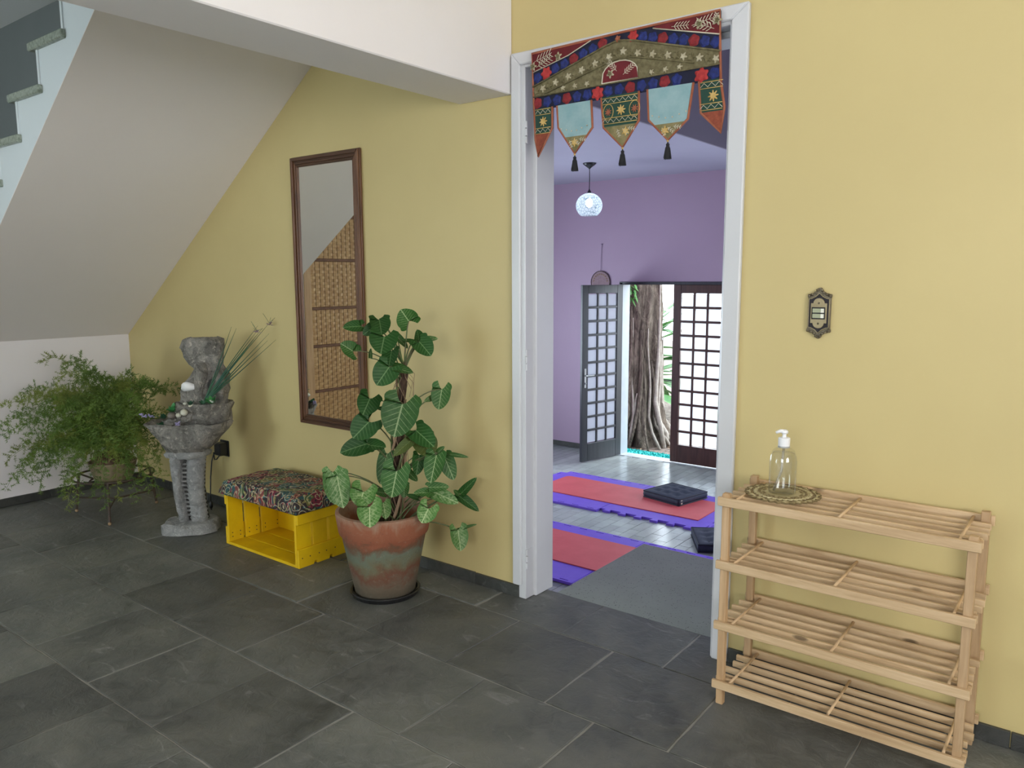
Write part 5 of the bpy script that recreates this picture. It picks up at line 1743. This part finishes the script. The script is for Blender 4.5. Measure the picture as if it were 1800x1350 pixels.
def frond(end, mat, dense=1.0, sag=.0, seed=0):
    q_ = random.Random(seed)
    e_ = Vector(end)
    a0 = q_.uniform(0, 2 * PI)
    s0_ = Vector((.06 * math.cos(a0), .06 * math.sin(a0), .155))
    flat = Vector((e_.x - s0_.x, e_.y - s0_.y, 0))
    c1 = s0_ + flat * .18 + Vector((0, 0, max(.10, (e_.z - s0_.z) * .55 + .12)))
    c2 = s0_ + flat * .70 + Vector((0, 0, max(e_.z - s0_.z, -.05) * 1.0 + .10 + sag))
    K = 16
    P_ = []
    for k in range(K + 1):
        t = k / K
        P_.append(s0_ * (1 - t) ** 3 + c1 * 3 * t * (1 - t) ** 2 + c2 * 3 * t * t * (1 - t) + e_ * t ** 3)
    m = MB()
    m.tube([tuple(p) for p in P_], [.0018 - .0011 * k / K for k in range(K + 1)], 4, False)
    L = sum((P_[k + 1] - P_[k]).length for k in range(K))
    nb = int(L / .0090 * dense)
    vs_, fs_ = [], []
    for b in range(nb):
        t = .22 + .78 * b / nb
        k = min(K - 1, int(t * K))
        f_ = t * K - k
        p = P_[k].lerp(P_[k + 1], f_)
        tg = (P_[k + 1] - P_[k]).normalized()
        rv = Vector((q_.uniform(-1, 1), q_.uniform(-1, 1), q_.uniform(-.7, .9)))
        sd = rv - tg * rv.dot(tg)
        if sd.length < .05: continue
        sd.normalize()
        bd = (sd + tg * q_.uniform(.2, .7)).normalized()
        bl = (.062 - .030 * t) * q_.uniform(.6, 1.3)
        nwh = max(3, int(bl / .0085))
        for wv in range(nwh):
            c = p + bd * bl * (wv + 1) / nwh
            for nn in range(6):
                d_ = Vector((q_.uniform(-1, 1), q_.uniform(-1, 1), q_.uniform(-1, 1))) + bd * .6
                d_.normalize()
                nl = q_.uniform(.010, .019)
                sv_ = d_.cross(Vector((q_.uniform(-1, 1), q_.uniform(-1, 1), q_.uniform(-1, 1))))
                if sv_.length < .05: continue
                sv_.normalize()
                i0 = len(vs_)
                vs_ += [c - sv_ * .0016, c + sv_ * .0016, c + d_ * nl]
                fs_.append((i0, i0 + 1, i0 + 2))
        i0 = len(vs_)
        vs_ += [p, p + sd * .0008, p + bd * bl]
        fs_.append((i0, i0 + 1, i0 + 2))
    m.add(vs_, fs_)
    # keep clear of the floor and walls
    cR, sR = math.cos(RZ), math.sin(RZ)
    fixed = []
    for x, y, z in m.v:
        wx, wy = -4.34 + x * cR - y * sR, -.45 + x * sR + y * cR
        wz = .2 + z
        wx = max(wx, -4.965); wy = min(wy, -.018); wz = max(wz, .012)
        dx, dy_ = wx + 4.34, wy + .45
        fixed.append((dx * cR + dy_ * sR, -dx * sR + dy_ * cR, wz - .2))
    m.v = fixed
    m.build('frond', mat, fe)
# (sideways, away, height above floor)
T = [(-.42, .10, .83, .45), (-.20, .08, .83, .5), (-.24, .0, .80, .6), (-.10, -.02, .77, .9), (-.30, .05, .74, .7), (-.15, -.05, .72, 1), (-.03, .05, .72, 1), (.05, 0, .70, 1), (-.58, -.02, .60, .8), (-.56, .05, .54, .8),
     (-.60, -.04, .50, .9), (-.54, -.1, .46, 1), (-.48, 0, .62, .9), (-.44, -.1, .42, 1), (-.50, .03, .66, .7), (-.40, -.12, .52, 1), (-.38, -.05, .66, .9), (-.58, -.05, .14, .7), (-.50, -.08, .18, .8), (-.42, -.10, .22, 1), (-.46, -.02, .30, 1),
     (-.36, -.16, .24, 1.1), (-.30, -.14, .30, 1.2), (-.52, .0, .26, .8), (-.16, -.2, .07, 1.2), (-.20, -.18, .14, 1.2), (-.13, -.22, .20, 1.1), (-.24, -.1, .12, .9), (.12, -.2, .12, 1.2), (.20, -.14, .10, 1.1), (.28, -.05, .10, .6), (.16, -.12, .20, 1.2),
     (.22, -.08, .22, 1.2), (.27, 0, .30, 1.1), (.31, .06, .30, .8), (.30, .10, .42, 1), (.34, .16, .50, 1), (.36, .22, .64, .7), (.28, .12, .66, 1), (.20, .05, .70, 1.1), (.12, .04, .70, 1.2), (.16, -.08, .56, 1.2), (.24, .02, .52, 1.2), (.08, -.12, .60, 1.2),
     (.20, -.05, .40, 1.2), (0, -.14, .62, 1.3), (-.08, -.14, .56, 1.3), (-.16, -.14, .60, 1.3), (-.22, -.10, .62, 1.3), (-.28, -.08, .56, 1.3), (-.34, -.04, .60, 1.1), (-.24, -.16, .46, 1.3), (-.30, -.14, .40, 1.3), (.02, .15, .64, 1), (.10, .2, .60, 1), (-.1, .2, .62, 1), (-.25, .15, .58, 1),
     (.02, -.24, .16, 1.2), (.08, -.26, .10, 1.1), (.25, -.12, .16, 1.1), (.30, -.06, .20, 1), (-.06, -.26, .12, .8), (.18, -.2, .24, 1.2), (-.34, -.14, .16, 1), (-.56, -.06, .30, .8), (.12, -.22, .42, 1.2), (-.2, -.2, .34, 1.2), (-.26, -.18, .26, 1.2), (.14, -.18, .32, 1.2), (.1, .1, .74, .6)]
for k, (a, dy, z, dn) in enumerate(T):
    frond((a, dy, z - .2), M['fern'] if k % 4 else M['fern_y'], dn, .03 if z > .3 else .10, 100 + k)
for k in range(26):
    an = fq.uniform(0, 2 * PI)
    r_ = fq.uniform(.12, .34)
    frond((r_ * math.cos(an) - .04, r_ * .7 * math.sin(an), fq.uniform(.22, .48)), M['fern'] if k % 3 else M['fern_y'], 1.2, .04, 300 + k)
